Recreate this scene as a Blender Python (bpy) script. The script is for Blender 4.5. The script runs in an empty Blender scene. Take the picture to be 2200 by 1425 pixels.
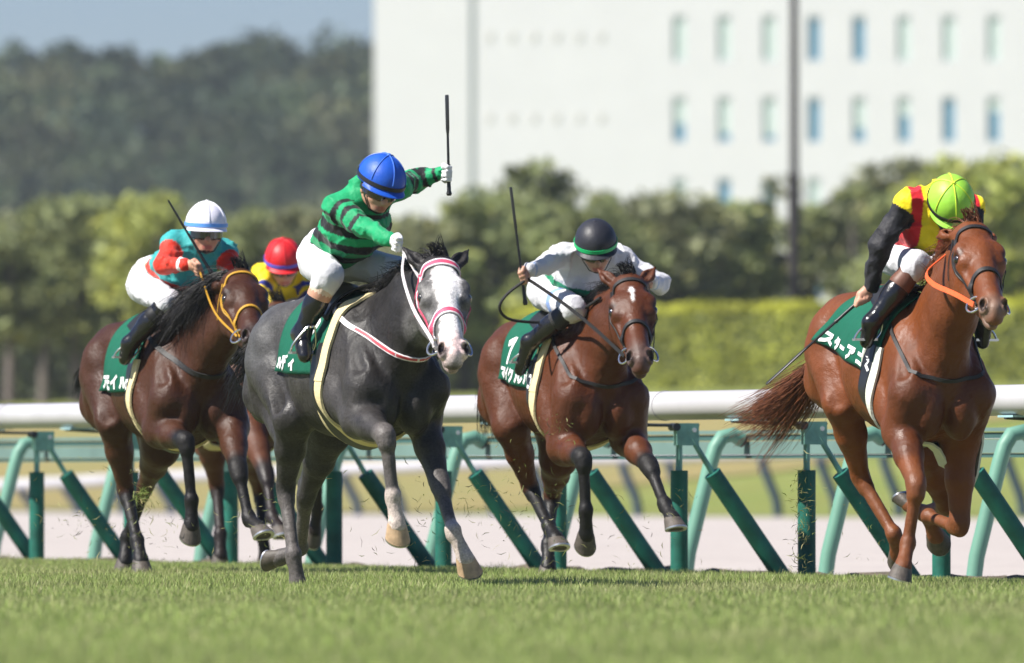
import bpy, bmesh, math, random
import numpy as np
from mathutils import Vector, Matrix
from mathutils.bvhtree import BVHTree
R = math.radians
scene = bpy.context.scene
C = scene.collection

# ------------------------------------------------------------------ camera, world, sun, exposure
FPX = 2200 * 400 / 36.0            # focal length in photo pixels
CAMZ, HORIZON = 0.55, 1035.0
PITCH = math.atan((HORIZON - 712.5) / FPX)
cam = bpy.data.cameras.new('camera'); camo = bpy.data.objects.new('camera', cam); C.objects.link(camo)
cam.lens = 400; cam.sensor_width = 36; cam.clip_start = 0.5; cam.clip_end = 6000
camo.location = (0, 0, CAMZ); camo.rotation_euler = (R(90) + PITCH, 0, 0)
cam.dof.use_dof = True; cam.dof.focus_distance = 59.0; cam.dof.aperture_fstop = 4.5
scene.camera = camo

SUN_EL, SUN_AZ = R(48), R(-67)     # azimuth: degrees left of straight behind the camera
sdir = Vector((math.sin(SUN_AZ) * math.cos(SUN_EL), -math.cos(SUN_AZ) * math.cos(SUN_EL), math.sin(SUN_EL)))
w = bpy.data.worlds.new('World'); scene.world = w; w.use_nodes = True
nt = w.node_tree; bg = nt.nodes['Background']
sky = nt.nodes.new('ShaderNodeTexSky'); sky.sky_type = 'NISHITA'; sky.sun_disc = False
sky.sun_elevation = SUN_EL; sky.sun_rotation = math.atan2(sdir.x, sdir.y)
sky.air_density = 1.0; sky.dust_density = 0.4; sky.ozone_density = 2.5
tint = nt.nodes.new('ShaderNodeMix'); tint.data_type = 'RGBA'; tint.blend_type = 'MULTIPLY'; tint.inputs[0].default_value = 1; tint.inputs[7].default_value = (.74, .84, 1.16, 1)
nt.links.new(sky.outputs[0], tint.inputs[6]); nt.links.new(tint.outputs[2], bg.inputs[0]); bg.inputs[1].default_value = 0.05
sl = bpy.data.lights.new('sun', 'SUN'); sl.energy = 5.0; sl.angle = R(0.53); sl.color = (1, 0.95, 0.88)
so = bpy.data.objects.new('sun', sl); C.objects.link(so)
so.rotation_euler = (-sdir).to_track_quat('-Z', 'Y').to_euler()
scene.view_settings.view_transform = 'Standard'; scene.view_settings.look = 'None'
scene.view_settings.exposure = 0.87; scene.view_settings.gamma = 1.0; scene.view_settings.use_curve_mapping = False
scene.cycles.use_denoising = True; scene.cycles.max_bounces = 8
scene.cycles.volume_bounces = 1

# ------------------------------------------------------------------ helpers
def tag(o, label=None, cat=None, group=None, kind=None):
    if label: o['label'] = label
    if cat: o['category'] = cat
    if group: o['group'] = group
    if kind: o['kind'] = kind
    return o
def link(name, me, mats=None, parent=None):
    o = bpy.data.objects.new(name, me); C.objects.link(o)
    if mats is not None and me is not None and not me.materials:
        for m in (mats if isinstance(mats, (list, tuple)) else [mats]): me.materials.append(m)
    if parent is not None: o.parent = parent
    return o
def empty(name, loc=(0, 0, 0), rz=0):
    o = bpy.data.objects.new(name, None); C.objects.link(o); o.location = loc; o.rotation_euler = (0, 0, rz)
    o.empty_display_size = 0.1
    return o
def mesh_np(name, V, quads=None, tris=None, cols=None, smooth=True, matidx=None):
    me = bpy.data.meshes.new(name)
    V = np.asarray(V, np.float32); nv = len(V)
    nq = 0 if quads is None else len(quads); ntr = 0 if tris is None else len(tris)
    me.vertices.add(nv); me.vertices.foreach_set('co', V.ravel())
    li = []
    if nq: li.append(np.asarray(quads, np.int32).ravel())
    if ntr: li.append(np.asarray(tris, np.int32).ravel())
    li = np.concatenate(li)
    me.loops.add(len(li)); me.loops.foreach_set('vertex_index', li)
    me.polygons.add(nq + ntr)
    st = np.concatenate([np.arange(nq) * 4, nq * 4 + np.arange(ntr) * 3]).astype(np.int32)
    me.polygons.foreach_set('loop_start', st)
    me.polygons.foreach_set('use_smooth', np.full(nq + ntr, smooth))
    if matidx is not None: me.polygons.foreach_set('material_index', np.asarray(matidx, np.int32))
    if cols is not None:
        at = me.attributes.new('Col', 'FLOAT_COLOR', 'POINT')
        c4 = np.ones((nv, 4), np.float32); c4[:, :3] = cols
        at.data.foreach_set('color', c4.ravel())
    me.update(calc_edges=True); me.validate()
    return me
class MB:
    """collects verts/faces of ONE mesh"""
    def __init__(s): s.v = []; s.f = []
    def add(s, vs, fs):
        o = len(s.v); s.v += [tuple(v) for v in vs]; s.f += [tuple(i + o for i in f) for f in fs]
    def box(s, c, d, rot=None):
        c = Vector(c); d = Vector(d) / 2
        pts = [Vector((x * d.x, y * d.y, z * d.z)) for x in (-1, 1) for y in (-1, 1) for z in (-1, 1)]
        if rot is not None: pts = [rot @ p for p in pts]
        s.add([p + c for p in pts], [(0, 1, 3, 2), (4, 6, 7, 5), (0, 4, 5, 1), (2, 3, 7, 6), (0, 2, 6, 4), (1, 5, 7, 3)])
    def tube(s, pts, rads, n=10, cap=True, sq=None):
        pts = [Vector(p) for p in pts]
        if not hasattr(rads, '__len__'): rads = [rads] * len(pts)
        rings = []; prev = None
        for i, p in enumerate(pts):
            t = (pts[min(i + 1, len(pts) - 1)] - pts[max(i - 1, 0)]).normalized()
            if prev is None:
                up = Vector((0, 0, 1)) if abs(t.z) < .9 else Vector((0, 1, 0))
                x = t.cross(up).normalized()
            else:
                x = (prev - t * prev.dot(t)).normalized()
            y = t.cross(x); prev = x
            r = rads[i]
            rx, ry = (r if hasattr(r, '__len__') else (r, r))
            rings.append([p + x * rx * math.cos(2 * math.pi * k / n) + y * ry * math.sin(2 * math.pi * k / n) for k in range(n)])
        vs = [v for r_ in rings for v in r_]; fs = []
        for i in range(len(pts) - 1):
            for k in range(n):
                a, b = i * n + k, i * n + (k + 1) % n
                fs.append((a, b, b + n, a + n))
        if cap:
            fs.append(tuple(range(n - 1, -1, -1))); m = (len(pts) - 1) * n; fs.append(tuple(m + k for k in range(n)))
        s.add(vs, fs)
    def mesh(s, name, smooth=True, auto=True):
        me = bpy.data.meshes.new(name); me.from_pydata(s.v, [], s.f)
        me.polygons.foreach_set('use_smooth', [smooth] * len(me.polygons)); me.update()
        if smooth and auto: me.set_sharp_from_angle(angle=R(40))
        return me
    def build(s, name, mat, parent=None, smooth=True):
        return link(name, s.mesh(name, smooth), mat, parent)

# ---- materials
MATS = {}
def mat(name, col=(.5, .5, .5), rough=.5, metal=0, spec=.5, attr=False, noise=0, nscale=20, bump=0, bscale=60, bdet=4, coat=0, sheen=0, hue=0, sub=0, transl=0):
    if name in MATS: return MATS[name]
    m = bpy.data.materials.new(name); m.use_nodes = True; t = m.node_tree; b = t.nodes['Principled BSDF']
    b.inputs['Roughness'].default_value = rough; b.inputs['Metallic'].default_value = metal
    b.inputs['Specular IOR Level'].default_value = spec; b.inputs['Coat Weight'].default_value = coat
    b.inputs['Coat Roughness'].default_value = .25
    b.inputs['Sheen Weight'].default_value = sheen
    tc = t.nodes.new('ShaderNodeTexCoord')
    if attr:
        a = t.nodes.new('ShaderNodeAttribute'); a.attribute_name = 'Col'; src = a.outputs['Color']
    else:
        rgb = t.nodes.new('ShaderNodeRGB'); rgb.outputs[0].default_value = (*col, 1); src = rgb.outputs[0]
    if noise:
        n = t.nodes.new('ShaderNodeTexNoise'); n.inputs['Scale'].default_value = nscale; n.inputs['Detail'].default_value = 5
        t.links.new(tc.outputs['Object'], n.inputs['Vector'])
        mr = t.nodes.new('ShaderNodeMapRange'); mr.inputs[1].default_value = .25; mr.inputs[2].default_value = .75
        mr.inputs[3].default_value = 1 - noise; mr.inputs[4].default_value = 1 + noise
        t.links.new(n.outputs[0], mr.inputs[0])
        mx = t.nodes.new('ShaderNodeMix'); mx.data_type = 'RGBA'; mx.blend_type = 'MULTIPLY'; mx.inputs[0].default_value = 1
        t.links.new(src, mx.inputs[6]); t.links.new(mr.outputs[0], mx.inputs[7]); src = mx.outputs[2]
    t.links.new(src, b.inputs['Base Color'])
    if bump:
        n = t.nodes.new('ShaderNodeTexNoise'); n.inputs['Scale'].default_value = bscale; n.inputs['Detail'].default_value = bdet
        t.links.new(tc.outputs['Object'], n.inputs['Vector'])
        bp = t.nodes.new('ShaderNodeBump'); bp.inputs['Strength'].default_value = min(1, bump * 1.0); bp.inputs['Distance'].default_value = .02
        t.links.new(n.outputs[0], bp.inputs['Height']); t.links.new(bp.outputs[0], b.inputs['Normal'])
    if sub:
        b.inputs['Subsurface Weight'].default_value = sub; b.inputs['Subsurface Radius'].default_value = (.02, .008, .004)
    if transl:
        tr = t.nodes.new('ShaderNodeBsdfTranslucent'); t.links.new(src, tr.inputs[0])
        ms = t.nodes.new('ShaderNodeMixShader'); ms.inputs[0].default_value = transl
        t.links.new(b.outputs[0], ms.inputs[1]); t.links.new(tr.outputs[0], ms.inputs[2])
        t.links.new(ms.outputs[0], t.nodes['Material Output'].inputs[0])
    MATS[name] = m
    return m

# ---- pixel <-> world (used only to set poses and places in metres)
def ray(u, v):
    fw = Vector((0, math.cos(PITCH), math.sin(PITCH))); up = Vector((0, -math.sin(PITCH), math.cos(PITCH)))
    return (fw + Vector((1, 0, 0)) * ((u - 1100) / FPX) + up * ((712.5 - v) / FPX))
CAM = Vector((0, 0, CAMZ))
def at_depth(u, v, D):
    r = ray(u, v); return CAM + r * (D / r.y)
class Frame:
    """a horse's own frame: x forward, y to its left, z up; origin on the ground under the withers"""
    def __init__(s, u, scale, yaw):
        s.D = FPX / scale; s.yaw = R(yaw)
        s.O = Vector(((u - 1100) / scale, s.D, 0))
        s.x = Vector((math.sin(s.yaw), -math.cos(s.yaw), 0)); s.y = Vector((math.cos(s.yaw), math.sin(s.yaw), 0))
        s.rz = s.yaw - math.pi / 2
    def loc(s, p):
        q = p - s.O; return Vector((q.dot(s.x), q.dot(s.y), q.z))
    def vec(s, q): return Vector((q.dot(s.x), q.dot(s.y), q.z))
    def lray(s, u, v): return s.loc(CAM), s.vec(ray(u, v))
    def f(s, u, v, f):
        o, d = s.lray(u, v); return o + d * ((f - o.x) / d.x)
    def l(s, u, v, l):
        o, d = s.lray(u, v); return o + d * ((l - o.y) / d.y)
    def n(s, u, v, parent, L, sgn):
        o, d = s.lray(u, v); d = d.normalized(); q = parent - o; b = q.dot(d); c2 = q.length_squared - b * b
        h2 = L * L - c2
        t = b - sgn * math.sqrt(h2) if h2 > 0 else b
        return o + d * t

# ---- signed-distance modelling with surface nets
class Field:
    def __init__(s): s.P = []
    def cone(s, a, b, ra, rb, k=.03, sq=None, neg=False, m=(0, 0), tg=''):
        a = np.array(a, np.float64); b = np.array(b, np.float64); M = None; sc = 1.0
        if sq is not None:
            wv, sc = sq; wv = np.array(wv, np.float64); wv /= np.linalg.norm(wv)
            M = np.eye(3) + (1 / sc - 1) * np.outer(wv, wv)
        s.P.append(dict(t='c', a=a, b=b, ra=ra, rb=rb, k=k, M=M, sc=sc, neg=neg, m=m, tg=tg)); return s
    def chain(s, pts, rads, k=.03, sq=None, m=None, tg=''):
        for i in range(len(pts) - 1):
            mm = (0, 0) if m is None else (m[i], m[i + 1])
            q = sq[i] if isinstance(sq, list) else sq
            s.cone(pts[i], pts[i + 1], rads[i], rads[i + 1], k, q, False, mm, tg)
    def ell(s, c, r, A=None, k=.03, neg=False, m=(0, 0), tg=''):
        c = np.array(c, np.float64); A = np.eye(3) if A is None else np.array(A, np.float64).T   # columns = axes
        s.P.append(dict(t='e', a=c, b=c, r=np.array(r, np.float64), A=A, k=k, neg=neg, m=m, tg=tg)); return s
    @staticmethod
    def dist(p, X):
        if p['t'] == 'c':
            Q = X - p['a']; B = p['b'] - p['a']
            if p['M'] is not None: Q = Q @ p['M'].T; B = p['M'] @ B
            bb = max(B @ B, 1e-12)
            t = np.clip((Q @ B) / bb, 0, 1)
            d = np.linalg.norm(Q - t[:, None] * B, axis=1) - (p['ra'] + t * (p['rb'] - p['ra']))
            return d * min(1, p['sc']), t
        Q = (X - p['a']) @ p['A']
        k0 = np.linalg.norm(Q / p['r'], axis=1); k1 = np.linalg.norm(Q / p['r'] ** 2, axis=1)
        return k0 * (k0 - 1) / np.maximum(k1, 1e-9), np.zeros(len(X))
    def bbox(s, p, mg):
        r = (max(p['ra'], p['rb']) * max(1, p['sc'])) if p['t'] == 'c' else p['r'].max()
        lo = np.minimum(p['a'], p['b']) - r - mg; hi = np.maximum(p['a'], p['b']) + r + mg
        return lo, hi
    def mesh(s, h, disp=None):
        pos = [p for p in s.P if not p['neg']]
        lo = np.min([s.bbox(p, .03)[0] for p in pos], 0); hi = np.max([s.bbox(p, .03)[1] for p in pos], 0)
        n = np.ceil((hi - lo) / h).astype(int) + 1
        F = np.full(n, 1.0, np.float32)
        for p in pos + [p for p in s.P if p['neg']]:
            bl, bh = s.bbox(p, p['k'] + 3 * h)
            i0 = np.clip(np.floor((bl - lo) / h).astype(int), 0, n); i1 = np.clip(np.ceil((bh - lo) / h).astype(int) + 1, 0, n)
            if np.any(i1 <= i0): continue
            ax = [lo[q] + h * np.arange(i0[q], i1[q]) for q in range(3)]
            G = np.stack(np.meshgrid(*ax, indexing='ij'), -1).reshape(-1, 3)
            d = s.dist(p, G)[0].reshape(i1 - i0).astype(np.float32)
            sl_ = tuple(slice(i0[q], i1[q]) for q in range(3)); Fs = F[sl_]; k = p['k']
            if p['neg']:
                a, b = -Fs, d; hh = np.maximum(k - np.abs(a - b), 0) / k
                F[sl_] = -(np.minimum(a, b) - hh * hh * k * .25)
            else:
                hh = np.maximum(k - np.abs(Fs - d), 0) / k
                F[sl_] = np.minimum(Fs, d) - hh * hh * k * .25
        if disp is not None:
            band = np.abs(F) < .06
            idx = np.argwhere(band); F[band] += disp(lo + idx * h).astype(np.float32)
        return surfnets(F, h, lo)
    def blend(s, V, kc=.012):
        W = np.zeros(len(V)); A = np.zeros(len(V))
        for p in s.P:
            if p['neg']: continue
            d, t = s.dist(p, V); wt = np.exp(-np.clip(d, -.02, .3) / kc)
            W += wt; A += wt * (p['m'][0] + t * (p['m'][1] - p['m'][0]))
        return A / np.maximum(W, 1e-12)
    def nearest(s, V):
        best = np.full(len(V), 9.0); ti = np.zeros(len(V), int); tt = np.zeros(len(V))
        for i, p in enumerate(s.P):
            if p['neg']: continue
            d, t = s.dist(p, V); q = d < best; best[q] = d[q]; ti[q] = i; tt[q] = t[q]
        return ti, tt
CORN = [(i, j, k) for i in (0, 1) for j in (0, 1) for k in (0, 1)]
EDG = [(a, b) for a in range(8) for b in range(a + 1, 8) if sum(abs(CORN[a][q] - CORN[b][q]) for q in range(3)) == 1]
def surfnets(F, h, lo):
    nx, ny, nz = F.shape; S = F < 0
    cnt = np.zeros((nx - 1, ny - 1, nz - 1), np.int8)
    for (i, j, k) in CORN: cnt += S[i:nx - 1 + i, j:ny - 1 + j, k:nz - 1 + k]
    act = np.argwhere((cnt > 0) & (cnt < 8))
    val = np.stack([F[act[:, 0] + i, act[:, 1] + j, act[:, 2] + k] for (i, j, k) in CORN], 1).astype(np.float64)
    acc = np.zeros((len(act), 3)); num = np.zeros(len(act))
    for a, b in EDG:
        va, vb = val[:, a], val[:, b]; q = (va < 0) != (vb < 0)
        t = va[q] / (va[q] - vb[q]); pa, pb = np.array(CORN[a], float), np.array(CORN[b], float)
        acc[q] += pa + t[:, None] * (pb - pa); num[q] += 1
    V = lo + (act + acc / num[:, None]) * h
    ID = np.full(cnt.shape, -1, np.int32); ID[act[:, 0], act[:, 1], act[:, 2]] = np.arange(len(act))
    Q = []
    for ax in range(3):
        o1, o2 = (ax + 1) % 3, (ax + 2) % 3
        A = [slice(None)] * 3; B = [slice(None)] * 3; A[ax] = slice(0, -1); B[ax] = slice(1, None)
        sa, sb = S[tuple(A)], S[tuple(B)]
        e = np.argwhere(sa != sb); lim = F.shape
        e = e[(e[:, o1] > 0) & (e[:, o1] < lim[o1] - 1) & (e[:, o2] > 0) & (e[:, o2] < lim[o2] - 1)]
        fl = sa[e[:, 0], e[:, 1], e[:, 2]]
        def cell(d1, d2):
            c = e.copy(); c[:, o1] += d1; c[:, o2] += d2
            return ID[c[:, 0], c[:, 1], c[:, 2]]
        q = np.stack([cell(-1, -1), cell(0, -1), cell(0, 0), cell(-1, 0)], 1)
        q[~fl] = q[~fl][:, ::-1]
        Q.append(q)
    return V, np.concatenate(Q)
def vnoise(X, scale, seed=0):
    """cheap smooth value noise -1..1"""
    X = np.asarray(X, np.float64) * scale + seed * 17.3
    i = np.floor(X).astype(np.int64); f = X - i; f = f * f * (3 - 2 * f); out = 0
    for (a, b, c) in CORN:
        n = (i[:, 0] + a) * 374761393 + (i[:, 1] + b) * 668265263 + (i[:, 2] + c) * 2147483647
        n = (n ^ (n >> 13)) * 1274126177; n = (n ^ (n >> 16)) & 0xffff
        wgt = (f[:, 0] if a else 1 - f[:, 0]) * (f[:, 1] if b else 1 - f[:, 1]) * (f[:, 2] if c else 1 - f[:, 2])
        out = out + wgt * (n / 32767.5 - 1)
    return out
def bvh_of(V, Q): return BVHTree.FromPolygons([tuple(v) for v in V], [tuple(int(i) for i in q) for q in Q])
def sstep(x, a, b): t = np.clip((x - a) / (b - a), 0, 1); return t * t * (3 - 2 * t)
def mixc(c0, c1, w): return c0 + (np.asarray(c1) - c0) * w[:, None]
# ------------------------------------------------------------------ the place: track coordinates
TA = R(21.6)
TD = Vector((math.sin(TA), -math.cos(TA), 0))      # along the track, the way the horses run
TN = Vector((math.cos(TA), math.sin(TA), 0))       # across, away from the turf
T0 = Vector((0, 68.6, 0))                          # a point on the line of the running-rail posts
def TP(a, wd, z=0): return T0 + TD * a + TN * wd + Vector((0, 0, z))
rng = np.random.default_rng(7)

def ground_mat(name, c1, c2, c3, sc1, sc2, rough=.95, bump=.3, bsc=30):
    m = bpy.data.materials.new(name); m.use_nodes = True; t = m.node_tree; b = t.nodes['Principled BSDF']
    b.inputs['Roughness'].default_value = rough; b.inputs['Specular IOR Level'].default_value = .15
    g = t.nodes.new('ShaderNodeNewGeometry')
    def noise(sc, det=5):
        n = t.nodes.new('ShaderNodeTexNoise'); n.inputs['Scale'].default_value = sc; n.inputs['Detail'].default_value = det
        t.links.new(g.outputs['Position'], n.inputs['Vector']); return n.outputs[0]
    def ramp(src, lo, hi):
        r = t.nodes.new('ShaderNodeMapRange'); r.inputs[1].default_value = lo; r.inputs[2].default_value = hi
        t.links.new(src, r.inputs[0]); return r.outputs[0]
    def mix(f, a, bb):
        x = t.nodes.new('ShaderNodeMix'); x.data_type = 'RGBA'; t.links.new(f, x.inputs[0])
        for v, i in ((a, 6), (bb, 7)):
            if isinstance(v, tuple): x.inputs[i].default_value = (*v, 1)
            else: t.links.new(v, x.inputs[i])
        return x.outputs[2]
    a = mix(ramp(noise(sc1), .35, .65), c1, c2)
    a = mix(ramp(noise(sc2, 8), .45, .7), a, c3)
    t.links.new(a, b.inputs['Base Color'])
    bp = t.nodes.new('ShaderNodeBump'); bp.inputs['Strength'].default_value = bump; bp.inputs['Distance'].default_value = .05
    t.links.new(noise(bsc, 8), bp.inputs['Height']); t.links.new(bp.outputs[0], b.inputs['Normal'])
    return m
M_turf = ground_mat('turf_soil', (.16, .19, .07), (.19, .21, .09), (.21, .20, .11), .6, 6)
M_dirt = ground_mat('sand', (.40, .36, .335), (.44, .40, .37), (.36, .325, .30), .3, 4, bump=.5, bsc=9)
M_soil = ground_mat('soil', (.13, .105, .08), (.16, .13, .10), (.10, .085, .065), 2, 9)
M_field = ground_mat('field_grass', (.15, .19, .045), (.19, .21, .06), (.17, .18, .05), .12, .7)
M_dry = ground_mat('dry_grass', (.25, .20, .085), (.22, .20, .08), (.20, .19, .07), .15, .6)
M_base = ground_mat('base', (.13, .15, .06), (.15, .15, .07), (.16, .14, .08), .02, .2)

def strip(name, a0, a1, prof, mat_, na=60):
    """sheet swept along the track; prof = [(across, z)]"""
    V = []; Q = []; n = len(prof)
    for i in range(na + 1):
        a = a0 + (a1 - a0) * i / na
        for (wd, z) in prof: V.append(TP(a, wd, z))
    for i in range(na):
        for j in range(n - 1):
            p = i * n + j; Q.append((p, p + n, p + n + 1, p + 1))
    return tag(link(name, mesh_np(name, V, Q), mat_), kind='structure')
bm_ = MB(); bm_.add([(-4000, -600, -.6), (4000, -600, -.6), (4000, 5000, -.6), (-4000, 5000, -.6)], [(0, 1, 2, 3)])
tag(bm_.build('ground', M_base), kind='structure')
strip('turf', -700, 120, [(-120, 0), (-30, 0), (-8, 0), (-3, 0), (-.6, -.005), (.3, -.03), (.62, -.045), (.8, -.1)], M_turf, 120)
strip('dirt_track', -900, 160, [(.7, -.11), (3, -.07), (20, -.03), (45.5, -.02)], M_dirt, 80)
def zf(wd): return -.02 + 2.5 * float(sstep(np.array([wd]), 46, 66)[0])
prof = [(45.3, -.04)] + [(x, zf(x)) for x in np.linspace(46, 68, 18)] + [(90, 2.5), (180, 2.6), (420, 2.8)]
strip('infield', -1500, 300, prof, M_field, 60)
# dry patch of the slope on the left of the view, laid 4 mm over the green
bm_ = MB(); N1, N2 = 26, 16
pts = []
for i in range(N1 + 1):
    for j in range(N2 + 1):
        a = -320 + 197 * i / N1; wd = 46.2 + 15 * j / N2 + .5 * math.sin(a * .3)
        if i == N1: a += 2.5 * math.sin(j)
        pts.append(TP(a, wd, zf(wd) + .03))
bm_.add(pts, [(i * (N2 + 1) + j, (i + 1) * (N2 + 1) + j, (i + 1) * (N2 + 1) + j + 1, i * (N2 + 1) + j + 1) for i in range(N1) for j in range(N2)])
tag(bm_.build('dry_slope', M_dry), kind='structure')
# broken soil lip where the turf ends
V = []; Q = []; na = 420
for i in range(na + 1):
    a = -22 + 36 * i / na
    for (wd, z) in ((.42, -.05), (.55, -.012), (.75, .008), (.95, -.012), (1.1, -.16)):
        nz = float(vnoise(np.array([[a * 3.1, wd * 4, 0]]), 1, 3)[0]) * .05 + float(vnoise(np.array([[a * 9, wd * 9, 0]]), 1, 5)[0]) * .02
        V.append(TP(a, wd, z + (nz if z > -.1 else 0)))
for i in range(na):
    for j in range(4): p = i * 5 + j; Q.append((p, p + 5, p + 6, p + 1))
tag(link('soil_lip', mesh_np('soil_lip', V, Q), M_soil), kind='structure')

# ------------------------------------------------------------------ turf blades (uncountable: one object)
def blades(n, sampler, hmin, hmax, wid, name, cols, lean=.5, seed=1):
    g = np.random.default_rng(seed)
    P = sampler(g, n); n = len(P)
    hgt = g.uniform(hmin, hmax, n) * (1 + .35 * vnoise(np.c_[P[:, :2], P[:, 2] * 0], 1.3, 2))
    th = g.uniform(0, 2 * np.pi, n); ln = g.uniform(.05, lean, n) * hgt; la = g.uniform(0, 2 * np.pi, n)
    wv = np.c_[np.cos(th), np.sin(th), np.zeros(n)] * (wid * g.uniform(.6, 1.3, n))[:, None]
    lv = np.c_[np.cos(la), np.sin(la), np.zeros(n)] * ln[:, None]; up = np.c_[np.zeros(n), np.zeros(n), hgt]
    v = np.stack([P - wv, P + wv, P + lv * .35 + up * .6 + wv * .75, P + lv * .35 + up * .6 - wv * .75, P + lv + up], 1)
    V = v.reshape(-1, 3); b = np.arange(n) * 5
    Q = np.stack([b, b + 1, b + 2, b + 3], 1); T = np.stack([b + 3, b + 2, b + 4], 1)
    c = np.array(cols)[g.integers(0, len(cols), n)] * g.uniform(.75, 1.25, (n, 1))
    pt = vnoise(np.c_[P[:, :2], P[:, 2] * 0], .55, 9)[:, None]
    c = c * (1 + .12 * pt) * np.array([.98, 1.02, .93])
    st_ = sstep(vnoise(np.c_[P[:, 0] * 1.0, P[:, 1] * .45, P[:, 2] * 0], .9, 14), .15, .7)[:, None]; c = c * (1 - .35 * st_) + np.array([.36, .33, .18]) * .35 * st_
    return mesh_np(name, V, Q, T, np.repeat(c, 5, 0))
def turf_sampler(g, n):
    D = np.sqrt(g.uniform(30 ** 2, 84 ** 2, n)); X = g.uniform(-.052, .052, n) * D
    a = (X * TD.x + (D - 68.6) * TD.y); wd = X * TN.x + (D - 68.6) * TN.y
    q = wd < .72 + .06 * np.sin(a * 5) + .05 * g.normal(size=n)
    return np.c_[X, D, -.04 * sstep(wd, -1.2, .5)][q]
M_grass = mat('grass_blade', attr=True, rough=.55, spec=.3, transl=.35)
me = blades(345000, turf_sampler, .034, .066, .0032, 'grass_blades',
            [(.29, .36, .11), (.32, .38, .13), (.35, .37, .16), (.27, .34, .10), (.40, .38, .20), (.30, .37, .12)])
tag(link('grass', me, M_grass), 'short mown green turf covering the race track', 'grass', kind='stuff')
def edge_sampler(g, n):
    a = g.uniform(-16, 9, n); wd = g.normal(.62, .12, n)
    c = (vnoise(np.c_[a * 1.7, a * 0, a * 0], 1, 4) > -.1)
    p = np.array([TP(x, y, -.04) for x, y in zip(a[c], wd[c])]); return p
me = blades(7000, edge_sampler, .03, .09, .003, 'edge_grass', [(.24, .27, .10), (.33, .31, .15), (.2, .25, .07)], .9, 4)
tag(link('edge_grass', me, M_grass), 'ragged longer grass along the turf edge under the rail', 'grass', kind='stuff')

# ------------------------------------------------------------------ running rail (white tube on green padded posts)
def noisy(name, col, rough=.5, nz=.12, sc=6, bump=.05, bs=40, spec=.4): return mat(name, col, rough, noise=nz, nscale=sc, bump=bump, bscale=bs, spec=spec)
M_white = noisy('rail_white', (.43, .425, .435), .4, .12, 1.7, .02)
M_teal = noisy('post_green', (.008, .115, .082), .6, .42, 7, .08, 60)
M_teal2 = noisy('post_pale_green', (.13, .29, .215), .5, .12, 4)
M_steel = noisy('rail_steel', (.16, .36, .29), .5, .3, 14)
M_dark = noisy('black_metal', (.02, .025, .03), .5)
M_blue = noisy('plate_blue', (.30, .48, .50), .5)
M_beam = noisy('beam_teal', (.13, .21, .185), .55, .15, 2)
M_beamd = noisy('beam_teal_dark', (.045, .11, .10), .6, .15, 2)
M_navy = noisy('post_navy', (.018, .045, .085), .5)
M_bolt = mat('bolt', (.6, .6, .58), .3, .9)
rail = empty('running_rail', TP(0, 0)); tag(rail, 'white tubular running rail on dark green padded posts beside the turf', 'rail')
inv = Vector(TP(0, 0))
RW, RZ = -.40, .985                     # rail tube: in front of the posts, height of its centre
def rel(p): return Vector(p) - inv
def rsec(pts, name='rail_section'):
    m = MB(); m.tube([rel(p) for p in pts], [(.088, .083)] * len(pts), 20)
    o = m.build(name, M_white, rail); return o
A_GAP0, A_GAP1 = -4.55, -2.0
joints = [-30 + 3.9 * i for i in range(7)]
segs = []
a = -33.2
js = [-34 + 3.65 * i for i in range(30)]
# joints fall where the photograph shows them: u = 140 (a about -8.1), 1575 (a about 3.4) and 2150 (a about 7.25)
js = [-8.1 - 3.85 * k for k in range(7, -1, -1)] + [A_GAP0]
for p, q in zip(js[:-1], js[1:]): rsec([TP(p + .004, RW, RZ), TP(q - .004, RW, RZ)])
js = [A_GAP1, -.45, 3.4, 7.25, 11.1, 14.95, 18.8]
rsec([TP(A_GAP1 - .72, RW, .60), TP(A_GAP1 - .66, RW, .63), TP(A_GAP1 - .12, RW, .93), TP(A_GAP1 + .02, RW, .972), TP(A_GAP1 + .2, RW, RZ), TP(js[1] - .004, RW, RZ)])
for p, q in zip(js[1:-1], js[2:]): rsec([TP(p + .004, RW, RZ), TP(q - .004, RW, RZ)])
for a in [-8.1 - 3.85 * k for k in range(3)] + [-.45, 3.4, 7.25, 11.1]:
    m = MB(); m.tube([rel(TP(a - .012, RW, RZ)), rel(TP(a + .012, RW, RZ))], [(.092, .087)] * 2, 20); m.build('rail_collar', M_white, rail)
def pm(build):            # one shared mesh for the repeats
    m = MB(); build(m); return m
rot = Matrix.Rotation(TA - math.pi / 2, 3, 'Z')     # x along, y across
def tl(a, wd, z): return TD * a + TN * wd + Vector((0, 0, z))
def shared(name, fn, mt):
    m = MB(); fn(m); me = m.mesh(name); me.materials.append(mt); return me
def braces(m):
    m.tube([tl(0.02, .20, .60), tl(0.03, .68, -.06)], .052, 14)
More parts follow.
